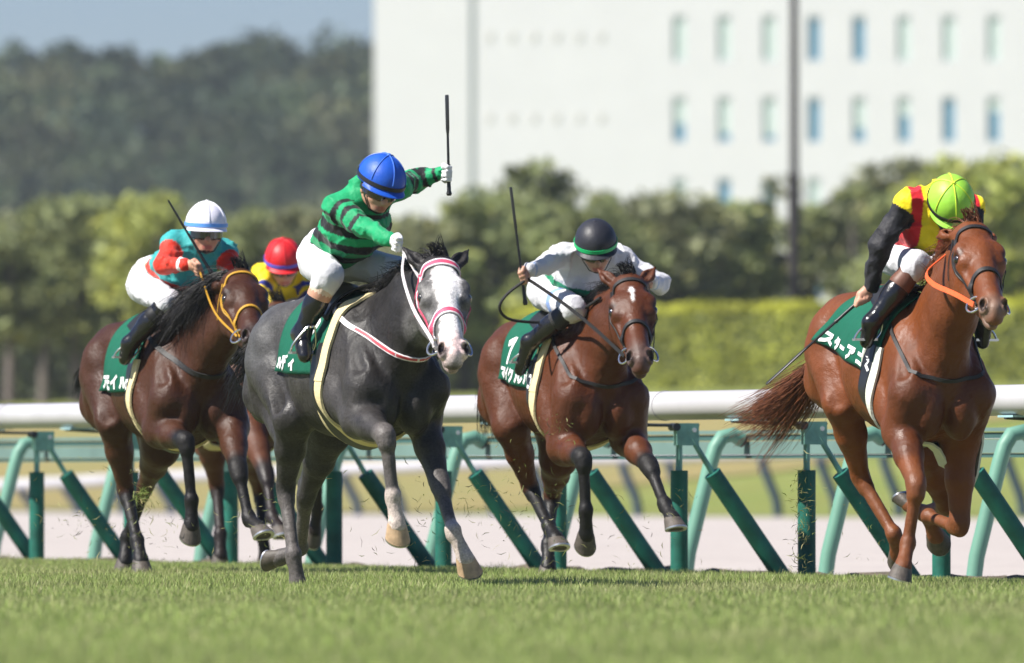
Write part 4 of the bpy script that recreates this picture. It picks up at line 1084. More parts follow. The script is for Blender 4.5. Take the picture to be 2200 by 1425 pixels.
        for i, (o, ln) in enumerate(((.033, .9), (.012, 1.0), (-.010, .95), (-.030, .8))):
            k0 = g0 + axv * o + d * .018 - sd * .004; k1 = G + axv * o + d * .024 * ln + sd * .004; k2 = G + axv * o + d * .012 + sd * .027 * ln; k3 = G + axv * o - d * .018 + sd * .022
            B.cone(k0, k1, .0105, .010, .004, None, False, (0, 0), 'hand'); B.cone(k1, k2, .010, .0095, .004, None, False, (0, 0), 'hand'); B.cone(k2, k3, .0095, .008, .004, None, False, (0, 0), 'hand')
        B.cone(g0 + axv * .03 + sd * .01, G + axv * .046 + sd * .022 - d * .01, .0125, .010, .006, None, False, (0, 0), 'hand'); B.cone(G + axv * .046 + sd * .022 - d * .01, G + axv * .040 + sd * .022 + d * .018, .010, .0085, .004, None, False, (0, 0), 'hand')
    V, Q = B.mesh(.0085); ti, tt = B.nearest(V); tags = np.array([p['tg'] for p in B.P])[ti]
    col = np.tile(np.array([.50, .27, .185]), (len(V), 1)) * (1 + .06 * vnoise(V, 25, 1))[:, None]
    hh = (V - V3(hc)) @ HB.T
    col = np.where((tags == 'lip')[:, None], np.array([.42, .14, .11]), col)
    ishead = np.isin(tags, ['head', 'lip'])
    col = np.where((ishead & (hh[:, 0] < -.02) & (hh[:, 2] > -.11) & (np.abs(hh[:, 1]) < .074))[:, None], np.array([.012, .011, .011]), col)
    col = np.where((ishead & (hh[:, 0] > .0) & (hh[:, 2] < -.145))[:, None], np.array([.02, .02, .02]), col)      # chin strap
    if cfg.get('glove'): col = np.where((tags == 'hand')[:, None], np.array(cfg['glove']) * (1 + .1 * vnoise(V, 60, 2))[:, None], col)
    if cfg.get('shin'): col = np.where(np.isin(tags, ['shin', 'kneeR', 'kneeL', 'thighR', 'thighL'])[:, None], np.array(cfg['shin']), col)
    ob = link('person', mesh_np('person', V, Q, None, col), M_skin); ob.location = fr.O; ob.rotation_euler = (0, 0, fr.rz)
    tag(ob, cfg['label'], 'person', 'jockeys')
    def fold(amp):
        def fn(X):
            w1 = X + .03 * np.stack([vnoise(X, 7, 3), vnoise(X, 7, 4), vnoise(X, 7, 5)], 1)
            rg = 1 - np.abs(vnoise(w1, 13, 6)); return -amp * (rg ** 4) * 1.1 + amp * .25 - amp * .3 * vnoise(X, 30, 8)
        return fn
    # --- jacket
    Fj = Field(); limbs(Fj, .015, 'jacket'); V, Q = Fj.mesh(.0082, fold(.014)); ti, tt = Fj.nearest(V); tags = np.array([p['tg'] for p in Fj.P])[ti]
    q = V - V3(pel); ax_ = V3(up); sT = q @ ax_
    ctx = dict(hz=q @ V3((up * .45 + Vector((0, 0, .9))).normalized()), V=V, tags=tags, t=tt, s=sT, lat=q[:, 1], L=(che - pel).length, sd=(V - V3(che)))
    jk = link('jacket', mesh_np('jacket', V, Q, None, cfg['jacket'](ctx)), M_silk, ob)
    # --- breeches
    Fb = Field(); limbs(Fb, .010, 'breeches'); V, Q = Fb.mesh(.0095, fold(.008)); ti, tt = Fb.nearest(V); tags = np.array([p['tg'] for p in Fb.P])[ti]
    col = np.tile(np.array([.60, .60, .63]), (len(V), 1))
    if cfg.get('brstripe'): 
        w_ = (np.char.startswith(tags.astype(str), 'thigh')) & (np.abs(tt - .62) < .055); col = np.where(w_[:, None], np.array(cfg['brstripe']), col)
    link('breeches', mesh_np('breeches', V, Q, None, col), M_cotton, ob)
    # --- boots
    for sd_ in 'RL':
        Fo = Field(); limbs(Fo, 0, 'boots', sd_); V, Q = Fo.mesh(.0085)
        link('boot', mesh_np('boot', V, Q, None, np.tile(np.array([.010, .010, .012]), (len(V), 1))), M_boot, ob)
    if cfg.get('wrap'):
        for s in 'RL':
            K, A = J['K' + s], J['A' + s]; m = MB(); m.tube([K.lerp(A, t) for t in (.10, .2, .3, .37)], [.064, .0655, .063, .061], 18); m.build('knee_wrap', mat('wrap_' + key, cfg['wrap'], .8, bump=.3, bscale=50), ob)
    # --- helmet
    hp = empty_child = None
    A_, Bb, Cc = .142, .117, .128
    n, mm = 40, 14; vs = []
    lim = R(101)
    for j in range(mm + 1):
        ph = lim * j / mm
        for i in range(n):
            th = 2 * math.pi * i / n
            vs.append(Hd(A_ * math.sin(ph) * math.cos(th) - .004, Bb * math.sin(ph) * math.sin(th), Cc * math.cos(ph) * (1 if ph < math.pi / 2 else 1.0)))
    m = MB(); fs = []
    for j in range(mm):
        for i in range(n): fs.append((j * n + i, (j + 1) * n + i, (j + 1) * n + (i + 1) % n, j * n + (i + 1) % n))
    m.add(vs, fs); hel = m.build('helmet', cap_mat('cap_' + key, cfg['cap']), ob)
    hel.modifiers.new('thick', 'SOLIDIFY').thickness = .008
    # peak
    m = MB(); vs = []; k = 17
    for i in range(k):
        th = R(-72 + 144 * i / (k - 1)); ex = .034 * math.cos(th * 1.2) ** .5 if abs(th) < R(74) else 0
        for e, dz in ((0, 0), (ex, -.012 - .004), (ex, -.020), (0, -.010)):
            vs.append(Hd((A_ + e) * math.sin(R(97)) * math.cos(th) - .004, (Bb + e * .6) * math.sin(R(97)) * math.sin(th), Cc * math.cos(R(97)) + dz))
    fs = []
    for i in range(k - 1):
        for a in range(4): fs.append((i * 4 + a, i * 4 + (a + 1) % 4, i * 4 + 4 + (a + 1) % 4, i * 4 + 4 + a))
    fs += [(0, 1, 2, 3), (4 * (k - 1) + 3, 4 * (k - 1) + 2, 4 * (k - 1) + 1, 4 * (k - 1))]
    m.add(vs, fs); m.build('peak', cap_mat('cap_' + key, cfg['cap']), hel)
    # band and seams
    if cfg.get('band'):
        m = MB(); pts = []
        vs = []
        for i in range(n):
            th = 2 * math.pi * i / n
            for ph, e in ((86, .0025), (86, .006), (95, .006), (95, .0025)):
                vs.append(Hd((A_ + e) * math.sin(R(ph)) * math.cos(th) - .004, (Bb + e) * math.sin(R(ph)) * math.sin(th), Cc * math.cos(R(ph))))
        fs = [(i * 4 + a, i * 4 + (a + 1) % 4, ((i + 1) % n) * 4 + (a + 1) % 4, ((i + 1) % n) * 4 + a) for i in range(n) for a in range(4)]
        m.add(vs, fs); m.build('cap_band', mat('band_' + key, cfg['band'], .5), hel)
    if cfg.get('seam'):
        for th in (0, 55, 125, 180, 235, 305):
            m = MB(); t_ = R(th)
            m.tube([Hd((A_ + .0015) * math.sin(R(p)) * math.cos(t_) - .004, (Bb + .0015) * math.sin(R(p)) * math.sin(t_), (Cc + .0015) * math.cos(R(p))) for p in range(4, 86, 6)], .0032, 6)
            m.build('seam', cap_mat('seam_' + key, cfg['seam']), hel)
        m = MB(); m.tube([Hd(-.004, 0, Cc - .002), Hd(-.004, 0, Cc + .009)], [.013, .008], 10); m.build('button', cap_mat('seam_' + key, cfg['seam']), hel)
    # goggles
    m = MB(); vs = []; k = 15
    for i in range(k):
        th = R(-80 + 160 * i / (k - 1)); hgt = .030 * (1 - .25 * (abs(th) / R(80)) ** 2) - (.007 if abs(th) < R(9) else 0)
        for z, e in ((hgt, .004), (hgt * .6, .017), (-hgt * .6, .018), (-hgt, .006)):
            vs.append(Hd((.096 + e) * math.cos(th) - .002, (.078 + e) * math.sin(th), -.058 + z))
    fs = [(i * 4 + a, i * 4 + a + 1, i * 4 + 5 + a, i * 4 + 4 + a) for i in range(k - 1) for a in range(3)]
    m.add(vs, fs); gg = m.build('goggles', M_lens, ob); gg.modifiers.new('thick', 'SOLIDIFY').thickness = .004
    m = MB(); vs = []; k = 13
    for i in range(k):
        th = R(78 + 204 * i / (k - 1))
        for z in (.012, -.012): vs.append(Hd(.104 * math.cos(th) - .004, .0905 * math.sin(th), -.058 + z))
    m.add(vs, [(i * 2, i * 2 + 1, i * 2 + 3, i * 2 + 2) for i in range(k - 1)]); st = m.build('strap', M_black, gg); st.modifiers.new('thick', 'SOLIDIFY').thickness = .003
    # chin strap
    m = MB(); m.tube([Hd(.02, -.088, -.03), Hd(.035, -.080, -.09), Hd(.055, -.045, -.148), Hd(.062, 0, -.163), Hd(.055, .045, -.148), Hd(.035, .080, -.09), Hd(.02, .088, -.03)], [(.008, .003)] * 7, 8); m.build('chin_strap', M_black, ob)
    # --- whip
    if cfg.get('whip'):
        p0, p1 = fr.f(*cfg['whip'][0]), fr.f(*cfg['whip'][1]); wlab = cfg['whip'][2]
        wh = empty('whip', fr.O, fr.rz); tag(wh, wlab, 'whip', 'jockeys\' whips')
        m = MB(); m.tube([p0.lerp(p1, t) for t in (0, .02, .05, .16, .30)], [.010, .015, .0105, .009, .0085], 10); m.build('handle', M_whip, wh)
        m = MB(); m.tube([p0.lerp(p1, t) for t in (.30, .5, .62)], [.0075, .0068, .0068], 8); m.build('shaft', M_whip, wh)
        m = MB(); m.tube([p0.lerp(p1, t) for t in (.60, .66, .8, .985, 1.0)], [(.007, .006), (.016, .008), (.019, .007), (.021, .006), (.019, .004)], 10); m.build('flap', M_whip, wh)
        m = MB(); m.tube([p0.lerp(p1, t) for t in (.296, .312)], .0105, 10); m.build('ferrule', M_bolt if key == 'black' else M_whip, wh)
    RIDERS[key] = dict(J=J, fr=fr, ob=ob)

def base(ctx, c): return np.tile(np.array(c, float), (len(ctx['V']), 1))
def put(c, w_, k): return np.where(w_[:, None], np.array(k, float), c)
def sleeve(ctx): return np.isin(ctx['tags'], ['uR', 'fR', 'uL', 'fL'])
GREEN, BLK = (.006, .30, .115), (.012, .012, .014)
def jk_green(x):
    c = base(x, GREEN); tor = x['tags'] == 'torso'
    c = put(c, tor & (x['hz'] < .36) & (x['hz'] > .045) & (np.mod(x['hz'] - .045, .098) < .050), BLK)
    up_ = np.isin(x['tags'], ['uR', 'uL']); fo = np.isin(x['tags'], ['fR', 'fL'])
    for a, b in ((.10, .30), (.46, .62), (.80, .95)): c = put(c, up_ & (x['t'] > a) & (x['t'] < b), BLK)
    for a, b in ((.28, .55), (.80, .93)): c = put(c, (x['tags'] == 'fL') & (x['t'] > a) & (x['t'] < b), BLK)
    return c
def jk_teal(x):
    RED, TEAL = (.62, .035, .018), (.035, .33, .33)
    c = base(x, TEAL); tor = x['tags'] == 'torso'
    c = put(c, tor & (x['hz'] > .02) & (x['hz'] < .17) & (np.mod(x['hz'] - .02, .085) < .042), RED)
    c = put(c, sleeve(x), RED); c = put(c, np.isin(x['tags'], ['fR', 'fL']) & (x['t'] > .84) & (x['t'] < .97), (.8, .8, .8))
    return c
def jk_white(x):
    c = base(x, (.58, .58, .60)); tor = x['tags'] == 'torso'
    c = put(c, tor & (x['hz'] > .125) & (x['hz'] < .180), (.006, .22, .10))
    c = put(c, np.isin(x['tags'], ['fR', 'fL']) & (x['t'] > .80) & (x['t'] < .90), (.30, .40, .60))
    return c
def jk_yellow(x):
    c = base(x, (.85, .68, .012)); tor = x['tags'] == 'torso'
    y = x['sd'][:, 1]
    c = put(c, tor & (np.mod(y + .035 + .02 * np.sin(x['s'] * 9), .15) < .062), (.62, .018, .03))
    c = put(c, sleeve(x), (.014, .014, .018))
    return c
def jk_yellow2(x):
    c = base(x, (.80, .60, .012)); c = put(c, np.isin(x['tags'], ['uR', 'uL']) & (x['t'] > .55) & (x['t'] < .75), (.02, .03, .22)); c = put(c, np.isin(x['tags'], ['fL']), (.015, .02, .12)); return c
rider('blue', 'grey', dict(label='jockey in green and black hooped silks and blue cap, whip raised high', cap=(.012, .085, .48), band=(.012, .012, .016), seam=(.05, .16, .6),
    head=(24, 24, -9), glove=(.72, .72, .72), jacket=jk_green, wrap=(.62, .48, .36), boottop=.36,
    J=dict(pel=(712, 545, -.42), che=(765, 485, -.06), SR=(726, 446, .02), SL=(852, 402, .02), head=(820, 385, .20), ER=(782, 489, .24), WR=(838, 515, .44), GR=(856, 524, .50), EL=(893, 388, -.15), WL=(944, 373, -.06), GL=(961, 374, -.02),
           KR=(706, 592, .0), AR=(650, 712, -.33, 'l'), TR=(655, 765, -.345, 'l')), axisR=((856, 524, .5), (870, 440, .6)), axisL=((965, 421, -.02), (960, 205, -.02)),
    whip=((965, 421, -.02), (960, 204, -.02), 'black whip held upright above the blue-capped jockey')))
rider('white', 'brown', dict(label='jockey in teal silks with red sleeves and a white cap', cap=(.70, .69, .78), band=(.10, .30, .75), seam=(.82, .82, .86),
    head=(8, 4, -2), jacket=jk_teal, boottop=.04, brlen=.02, shin=(.012, .012, .013),
    J=dict(pel=(338, 600, -.42), che=(400, 570, -.04), SR=(370, 526, .04), SL=(486, 545, .04), head=(443, 482, .24), ER=(353, 571, .18), WR=(400, 568, .40), GR=(428, 578, .48), EL=(505, 600, .22), WL=(470, 612, .42),
           KR=(360, 650, -.15, 'l'), AR=(282, 736, -.315, 'l'), TR=(268, 772, -.335, 'l')), axisR=((455, 585, .5), (362, 430, .42)),
    whip=((455, 588, .50), (361, 430, .42), 'black whip slanting across the white-capped jockey\'s face')))
rider('black', 'bay', dict(label='jockey in white silks with a green hoop and black cap', cap=(.022, .023, .03), band=(.006, .42, .13),
    head=(4, 26, 4), jacket=jk_white, boottop=.30, brlen=.06, shin=(.03, .03, .032), brstripe=(.22, .32, .58),
    J=dict(pel=(1200, 612, -.42), che=(1252, 590, -.04), SR=(1212, 548, .06), SL=(1335, 556, .06), head=(1280, 520, .24), ER=(1176, 567, .16), WR=(1137, 580, .22), GR=(1124, 594, .24), EL=(1418, 612, .14), WL=(1397, 606, .38),
           KR=(1230, 664, -.14, 'l'), AR=(1142, 733, -.31, 'l'), TR=(1118, 795, -.335, 'l')), axisR=((1129, 655, .24), (1097, 402, .24)),
    whip=((1129, 656, .24), (1097, 402, .24), 'black whip held upright by the white-sleeved jockey')))
rider('lime', 'chestnut', dict(label='jockey in yellow and red silks with black sleeves and lime cap', cap=(.30, .62, .055), band=(.012, .012, .012), seam=(.60, .78, .06),
    head=(12, 48, 6), jacket=jk_yellow, boottop=.42, shin=(.13, .055, .035), brlen=.10,
    J=dict(pel=(1950, 535, -.42), che=(2003, 488, -.02), SR=(1952, 436, .08), SL=(2084, 448, .08), head=(2044, 432, .26), ER=(1891, 530, .05), WR=(1874, 612, -.02), GR=(1853, 643, -.04), EL=(2085, 530, .25), WL=(2050, 575, .48),
           KR=(1968, 568, .10), AR=(1876, 690, -.29, 'l'), TR=(1862, 735, -.31, 'l')), axisR=((1832, 663, -.04), (1646, 825, -.10)),
    whip=((1862, 632, -.03), (1646, 826, -.12), 'black whip pointing down and back from the lime-capped jockey')))
rider('red', 'hidden', dict(label='jockey in yellow silks with a red cap, half hidden between two horses', cap=(.55, .015, .02), band=(.10, .10, .55), seam=(.62, .03, .035),
    head=(6, 24, 3), jacket=jk_yellow2, boottop=.2,
    J=dict(pel=(580, 625, -.42), che=(602, 612, -.02), SR=(568, 590, .08), SL=(648, 588, .08), head=(609, 556, .26), ER=(562, 640, .22), WR=(585, 668, .44), EL=(664, 640, .22), WL=(640, 668, .44),
           KR=(545, 690, -.15, 'l'), AR=(500, 745, -.31, 'l'), TR=(495, 775, -.33, 'l'))))
# ------------------------------------------------------------------ tack
def smooth_path(pts, n=40):
    """Catmull-Rom through pts"""
    P = [Vector(p) for p in pts]; P = [P[0] * 2 - P[1]] + P + [P[-1] * 2 - P[-2]]; out = []
    m = len(P) - 3; per = max(2, n // m)
    for i in range(m):
        for j in range(per):
            t = j / per; a, b, c_, d = P[i:i + 4]
            out.append(.5 * ((2 * b) + (c_ - a) * t + (2 * a - 5 * b + 4 * c_ - d) * t * t + (3 * b - a - 3 * c_ + d) * t ** 3))
    out.append(P[-2]); return out
def ribbon(m, pts, nors, wid, th, closed=False):
    k = len(pts); vs = []
    for i in range(k):
        a = pts[(i - 1) % k] if (closed or i > 0) else pts[i]; b = pts[(i + 1) % k] if (closed or i < k - 1) else pts[i]
        t = (b - a).normalized(); nn = (nors[i] - t * nors[i].dot(t)).normalized(); sd = t.cross(nn); w2 = wid[i] if hasattr(wid, '__len__') else wid
        vs += [pts[i] + sd * w2 / 2, pts[i] - sd * w2 / 2, pts[i] - sd * w2 * .46 + nn * th, pts[i] + sd * w2 * .46 + nn * th]
    fs = []
    for i in range(k if closed else k - 1):
        j = (i + 1) % k
        for a in range(4): fs.append((i * 4 + a, j * 4 + a, j * 4 + (a + 1) % 4, i * 4 + (a + 1) % 4))
    if not closed: fs += [(3, 2, 1, 0), tuple(4 * (k - 1) + a for a in range(4))]
    m.add(vs, fs)
def smoothn(n):
    k = len(n); return [(n[max(0, i - 2)] + n[max(0, i - 1)] + n[i] * 2 + n[min(k - 1, i + 1)] + n[min(k - 1, i + 2)]).normalized() for i in range(k)]
class Tack:
    def __init__(s, hk):
        s.h = HORSES[hk]; s.fr = s.h['fr']; s.T = s.h['T']; s.H = s.h['H']; s.bvh = s.h['bvh']
    def thing(s, name, label, cat, group):
        e = empty(name, s.fr.O, s.fr.rz); return tag(e, label, cat, group)
    def cast(s, o, d, off, mx=.8):
        p, n, i, dist = s.bvh.ray_cast(o, d.normalized(), mx)
        if p is None: return None, None
        if n.dot(d) < 0: n = -n
        return p + n * off, n
    def torso(s, x, phi, off=.004, z0=1.24):
        o = s.T(x, 0, z0); d = s.T(x, math.sin(phi), z0 + math.cos(phi)) - o
        return s.cast(o, d, off)
    def head(s, a, th, off=.003):
        n0 = float(np.interp(a, [-.05, .05, .2, .35, .5, .6], [-.09, -.088, -.11, -.10, -.085, -.085]))
        o = s.H(a, 0, n0); d = s.h['n'] * math.cos(th) + s.h['l'] * math.sin(th)
        return s.cast(o, d, off, .4)
    def strap(s, parent, name, fn, params, wid, th, mt, closed=False):
        pts = []; nors = []
        for q in params:
            p, n = fn(*q)
            if p is not None: pts.append(p); nors.append(n)
        if len(pts) < 3: return None
        for _ in range(3):
            pts = [pts[i] if (i in (0, len(pts) - 1) and not closed) else (pts[i - 1] + pts[i] * 2 + pts[(i + 1) % len(pts)]) / 4 for i in range(len(pts))]
        for i, p in enumerate(pts):                   # never let a strap sink into the coat
            q, n, _, d = s.bvh.find_nearest(p)
            if q is not None and (p - q).dot(n) < .003: pts[i] = q + n * .004
        m = MB(); ribbon(m, pts, smoothn(nors), wid, th, closed); return m.build(name, mt, parent)
def lin(a, b, n): return [tuple(x + (y - x) * i / (n - 1) for x, y in zip(a, b)) for i in range(n)]
def polyl(ps, n):
    out = []
    for a, b in zip(ps[:-1], ps[1:]): out += lin(a, b, n)[:-1]
    return out + [ps[-1]]
def leather(name, col, rough=.6): return mat(name, col, rough, noise=.15, nscale=40, bump=.1, bscale=80)
M_ring = mat('bit_steel', (.65, .64, .62), .22, .95)
M_cream = mat('cream_felt', (.66, .55, .30), .85, bump=.2, bscale=60, noise=.08, nscale=20)
M_pale = mat('pale_felt', (.62, .64, .55), .85, bump=.2, bscale=60, noise=.08, nscale=20)
M_cloth = mat('cloth_green', (.004, .095, .055), .75, bump=.25, bscale=22, bdet=3, noise=.08, nscale=6, spec=.25)
M_letter = mat('letter_white', (.78, .80, .79), .7)
# katakana as pen strokes in a unit box (x right, y up)
GL = {'ス': [[(.15, .85), (.80, .85), (.62, .50), (.38, .22), (.08, .03)], [(.52, .42), (.92, .05)]],
      'タ': [[(.38, .98), (.28, .70), (.08, .48)], [(.34, .80), (.85, .80), (.68, .40), (.28, .0)], [(.36, .52), (.66, .38)]],
      'ー': [[(.08, .48), (.92, .48)]],
      'ア': [[(.08, .88), (.90, .88), (.78, .66), (.60, .55)], [(.50, .66), (.44, .30), (.20, .02)]],
      'ニ': [[(.18, .78), (.82, .78)], [(.06, .14), (.94, .14)]],
      'ル': [[(.28, .90), (.26, .45), (.06, .06)], [(.54, .92), (.54, .10), (.74, .22), (.95, .48)]],
      'デ': [[(.15, .88), (.62, .88)], [(.03, .60), (.82, .60)], [(.46, .60), (.40, .25), (.18, .02)], [(.74, .98), (.80, .82)], [(.90, 1.0), (.96, .84)]],
      'ィ': [[(.78, .72), (.50, .48), (.18, .34)], [(.55, .48), (.55, .0)]],
      'イ': [[(.85, .96), (.50, .62), (.06, .42)], [(.55, .64), (.55, .0)]],
      'マ': [[(.06, .86), (.92, .86), (.74, .58), (.48, .34)], [(.30, .50), (.66, .06)]],
      'ク': [[(.38, .98), (.26, .68), (.06, .46)], [(.34, .80), (.88, .80), (.70, .36), (.24, .0)]],
      'パ': [[(.30, .80), (.24, .40), (.04, .08)], [(.60, .80), (.78, .44), (.92, .08)], [(.84, .98), (.92, .92), (.84, .86), (.78, .92), (.84, .98)]],
      'ロ': [[(.14, .84), (.14, .08), (.86, .08), (.86, .84), (.14, .84)]],
      'モ': [[(.14, .88), (.84, .88)], [(.04, .52), (.94, .52)], [(.46, .88), (.44, .14), (.58, .05), (.90, .05)]],
      'ェ': [[(.18, .62), (.82, .62)], [(.50, .62), (.50, .10)], [(.08, .08), (.92, .08)]],
      '1': [[(.22, .76), (.52, .97), (.52, .0)]], '5': [[(.82, .95), (.24, .95), (.20, .55), (.55, .62), (.82, .42), (.75, .12), (.45, .0), (.15, .12)]],
      '4': [[(.70, .0), (.70, .97), (.08, .30), (.95, .30)]], '9': [[(.85, .70), (.55, .42), (.18, .60), (.22, .88), (.55, 1.0), (.82, .82), (.82, .40), (.60, .0)]]}
def dress(hk, rk, text, num, col):
    t = Tack(hk); J = RIDERS[rk]['J']; fr = t.fr; nm = col['who']
    # --- saddle cloth with the horse's name
    xr, xf = col.get('cx', (-.66, .03)); pm_ = R(col.get('pm', 103))
    nx, nphi = 26, 44
    def cloth_pt(fx, fp, off):      # fx 0..1 rear to front, fp -1..1 across
        xr_ = xr + col.get('slant', .05) * (1 - abs(fp)); x = xr_ + (xf - xr_) * fx; edge = pm_ + (R(col.get('pr', 98)) - pm_) * (1 - fx); wob = .004 * math.sin(fx * 21 + fp * 3) * abs(fp) ** 2
        p, n = t.torso(x, fp * edge, off + wob)
        return p, n
    V = []; N = []
    for i in range(nx + 1):
        for j in range(nphi + 1):
            p, n = cloth_pt(i / nx, -1 + 2 * j / nphi, .014); V.append(p); N.append(n)
    G = np.array(V).reshape(nx + 1, nphi + 1, 3)
    for _ in range(6):
        S_ = G.copy(); S_[1:-1] = (G[:-2] + 2 * G[1:-1] + G[2:]) / 4; G = S_.copy(); S_[:, 1:-1] = (G[:, :-2] + 2 * G[:, 1:-1] + G[:, 2:]) / 4; G = S_
    def gat(fx, fp, off=0):
        u_ = min(max(fx, 0), 1) * nx; v_ = (min(max(fp, -1), 1) + 1) / 2 * nphi; i = min(int(u_), nx - 1); j = min(int(v_), nphi - 1); a, b = u_ - i, v_ - j
        p = G[i, j] * (1 - a) * (1 - b) + G[i + 1, j] * a * (1 - b) + G[i, j + 1] * (1 - a) * b + G[i + 1, j + 1] * a * b
        d1 = G[i + 1, j] - G[i, j]; d2 = G[i, j + 1] - G[i, j]; n = np.cross(d1, d2); n /= np.linalg.norm(n); ctr = V3(t.T(-.3, 0, 1.24))
        if n @ (p - ctr) < 0: n = -n
        return Vector(p + n * off), Vector(n)
    Q = [(i * (nphi + 1) + j, (i + 1) * (nphi + 1) + j, (i + 1) * (nphi + 1) + j + 1, i * (nphi + 1) + j + 1) for i in range(nx) for j in range(nphi)]
    sc = t.thing('saddle_cloth', col['cloth'], 'saddle cloth', 'race saddle cloths')
    me = mesh_np('cloth', G.reshape(-1, 3), Q); o = link('cloth', me, M_cloth, sc); md = o.modifiers.new('thick', 'SOLIDIFY'); md.thickness = .006; md.offset = 0
    def stroke(pts, cx, cy, w_, h_, pen, name, side):
        m = MB(); dense = []
        for a, b in zip(pts[:-1], pts[1:]): dense += lin(a, b, 6)[:-1]
        dense.append(pts[-1]); P = []; Nn = []
        for (a, b) in dense:
            fx = cx + a * w_; fp = side * (1 - (cy + b * h_))
            if side > 0: fx = 1 - fx
            p, n = gat(fx, fp, .0055); P.append(p); Nn.append(n)
        ribbon(m, P, Nn, pen, .002); return m.build(name, M_letter, sc)
    cw = col.get('cw', .94) / max(len(text), 5)
    for side in (-1, 1):
        for k, ch in enumerate(text):
            for st in GL[ch]: stroke(st, .03 + k * cw, .035, cw * .88, .145, .019, 'letter_stroke', side)
        for k, ch in enumerate(num):
            for st in GL[ch]: stroke(st, col.get('nx', .36), col.get('ny', .40), .36, .32, .042, 'number_stroke', side)
    # --- saddle, girth, stirrups
    sd = t.thing('saddle', col['saddle'], 'saddle', 'racing saddles')
    m = MB(); vs = []; a_n, b_n = 14, 16
    for i in range(a_n + 1):
        for j in range(b_n + 1):
            fx = .34 + .56 * i / a_n; fp = (-.46 + .92 * j / b_n) * (1 - .35 * (1 - i / a_n))
            rise = .022 + .035 * (abs(i / a_n - .5) * 2) ** 2 * (1 - abs(fp) / .5); p, n = gat(fx, fp, rise); vs.append(p)
    m.add(vs, [(i * (b_n + 1) + j, (i + 1) * (b_n + 1) + j, (i + 1) * (b_n + 1) + j + 1, i * (b_n + 1) + j + 1) for i in range(a_n) for j in range(b_n)])
    o = m.build('saddle_seat', M_black, sd); o.modifiers.new('thick', 'SOLIDIFY').thickness = .012
    gx = xf - .085
    def ring(x0, off, z0=1.20): return lambda ph: t.torso(x0 + .10 * (1 - math.cos(ph)) / 2 * 0, ph, off, z0)
    top = R(62)
    prm = [(R(62) + (R(360) - R(124)) * i / 60,) for i in range(61)]
    t.strap(sd, 'girth', ring(gx, .006), prm, .12, .007, M_black)
    for dx in (-.082, .082): t.strap(sd, 'girth_edge', ring(gx + dx, .006), prm, .056, .012, col['felt'])
    if col.get('pad', True):
        prm2 = [(R(-100) + R(200) * i / 50,) for i in range(51)]
        t.strap(sd, 'saddle_pad', ring(gx + .082, .0065, 1.20), prm2, .060, .0135, col['felt'])
    for s in 'RL':
        A, Tt, K = J['A' + s], J['T' + s], J['K' + s]; sgn = -1 if s == 'R' else 1
        d = (Tt - A).normalized(); ball = A.lerp(Tt, .62) + (A - K).normalized() * .035
        topp = ball + (K - A).normalized() * .12 + Vector((0, 0, .02))
        m = MB(); up_ = (topp - ball).normalized(); side_ = Vector((0, 1, 0)); w2 = .058
        pts = [ball - side_ * w2, ball - side_ * w2 * 1.02 + up_ * .05, topp - side_ * .02, topp, topp + side_ * .02, ball + side_ * w2 * 1.02 + up_ * .05, ball + side_ * w2]
        m.tube(smooth_path(pts, 24), .006, 8); m.box(ball, (.05, .12, .012)); m.build('stirrup', M_ring, sd)
        p0, _ = gat(.72, sgn * .38, .02); m = MB(); P = smooth_path([p0, p0.lerp(topp, .5) + Vector((0, sgn * .02, 0)), topp], 12)
        ribbon(m, P, [Vector((0, sgn, 0))] * len(P), .022, .004); m.build('stirrup_leather', M_black, sd)
    # --- bridle
    br = t.thing('bridle', col['bridle_label'], 'bridle', 'race bridles'); L1, L2 = col['lea'], col['lea2']
    bw = col.get('bw', .022)
    brow = [(.055 + .018 * (abs(th) / 80) ** 2, R(th)) for th in range(-82, 83, 6)]
    ob_ = t.strap(br, 'browband', t.head, brow, bw * 1.15, .005, L1)
    nose_ = [(.345 + .052 * (abs(th) / 100) ** 1.6, R(th)) for th in range(-112, 113, 7)]
    t.strap(br, 'noseband', t.head, nose_, bw * 1.2, .006, L1)
    if col.get('trim'):
        for off_, nm_ in ((-.015, 'trim'), (.015, 'trim')):
            t.strap(br, nm_, lambda a, th: t.head(a + off_, th, .004), nose_, .009, .006, L2); t.strap(br, nm_, lambda a, th: t.head(a + off_, th, .004), brow, .009, .006, L2)
    bits = {}
    for s, sg in (('R', -1), ('L', 1)):
        t.strap(br, 'cheek_strap', t.head, polyl([(.065, R(82 * sg)), (.20, R(93 * sg)), (.36, R(97 * sg)), (.475, R(96 * sg))], 8), bw * .75, .004, L2 if col.get('trim') else L1)
        t.strap(br, 'nose_strap', t.head, polyl([(.07, R(76 * sg)), (.20, R(78 * sg)), (.395, R(84 * sg))], 9), bw * .55, .004, L1)
        t.strap(br, 'throat_strap', t.head, polyl([(.05, R(88 * sg)), (.10, R(112 * sg)), (.165, R(138 * sg))], 7), bw * .6, .004, L1)
        p, n = t.head(.475, R(88 * sg), .020); bits[s] = p; n = (n * .55 + t.h['n'] * .8 + t.h['l'] * sg * .25).normalized()
        m = MB(); a_, nn = t.h['a'], n; b2 = a_.cross(nn).normalized(); a2 = nn.cross(b2)
        rr = .044; circ = [p + a2 * rr * math.cos(k * math.tau / 20) + b2 * rr * math.sin(k * math.tau / 20) for k in range(21)]
        m.tube(circ, .0058, 8, cap=False); m.build('bit_ring', M_ring, br)
        m = MB(); m.tube([p + a2 * .03, t.H(.50, sg * .02, -.09)], .009, 8); m.build('bit_mouthpiece', M_ring, br)
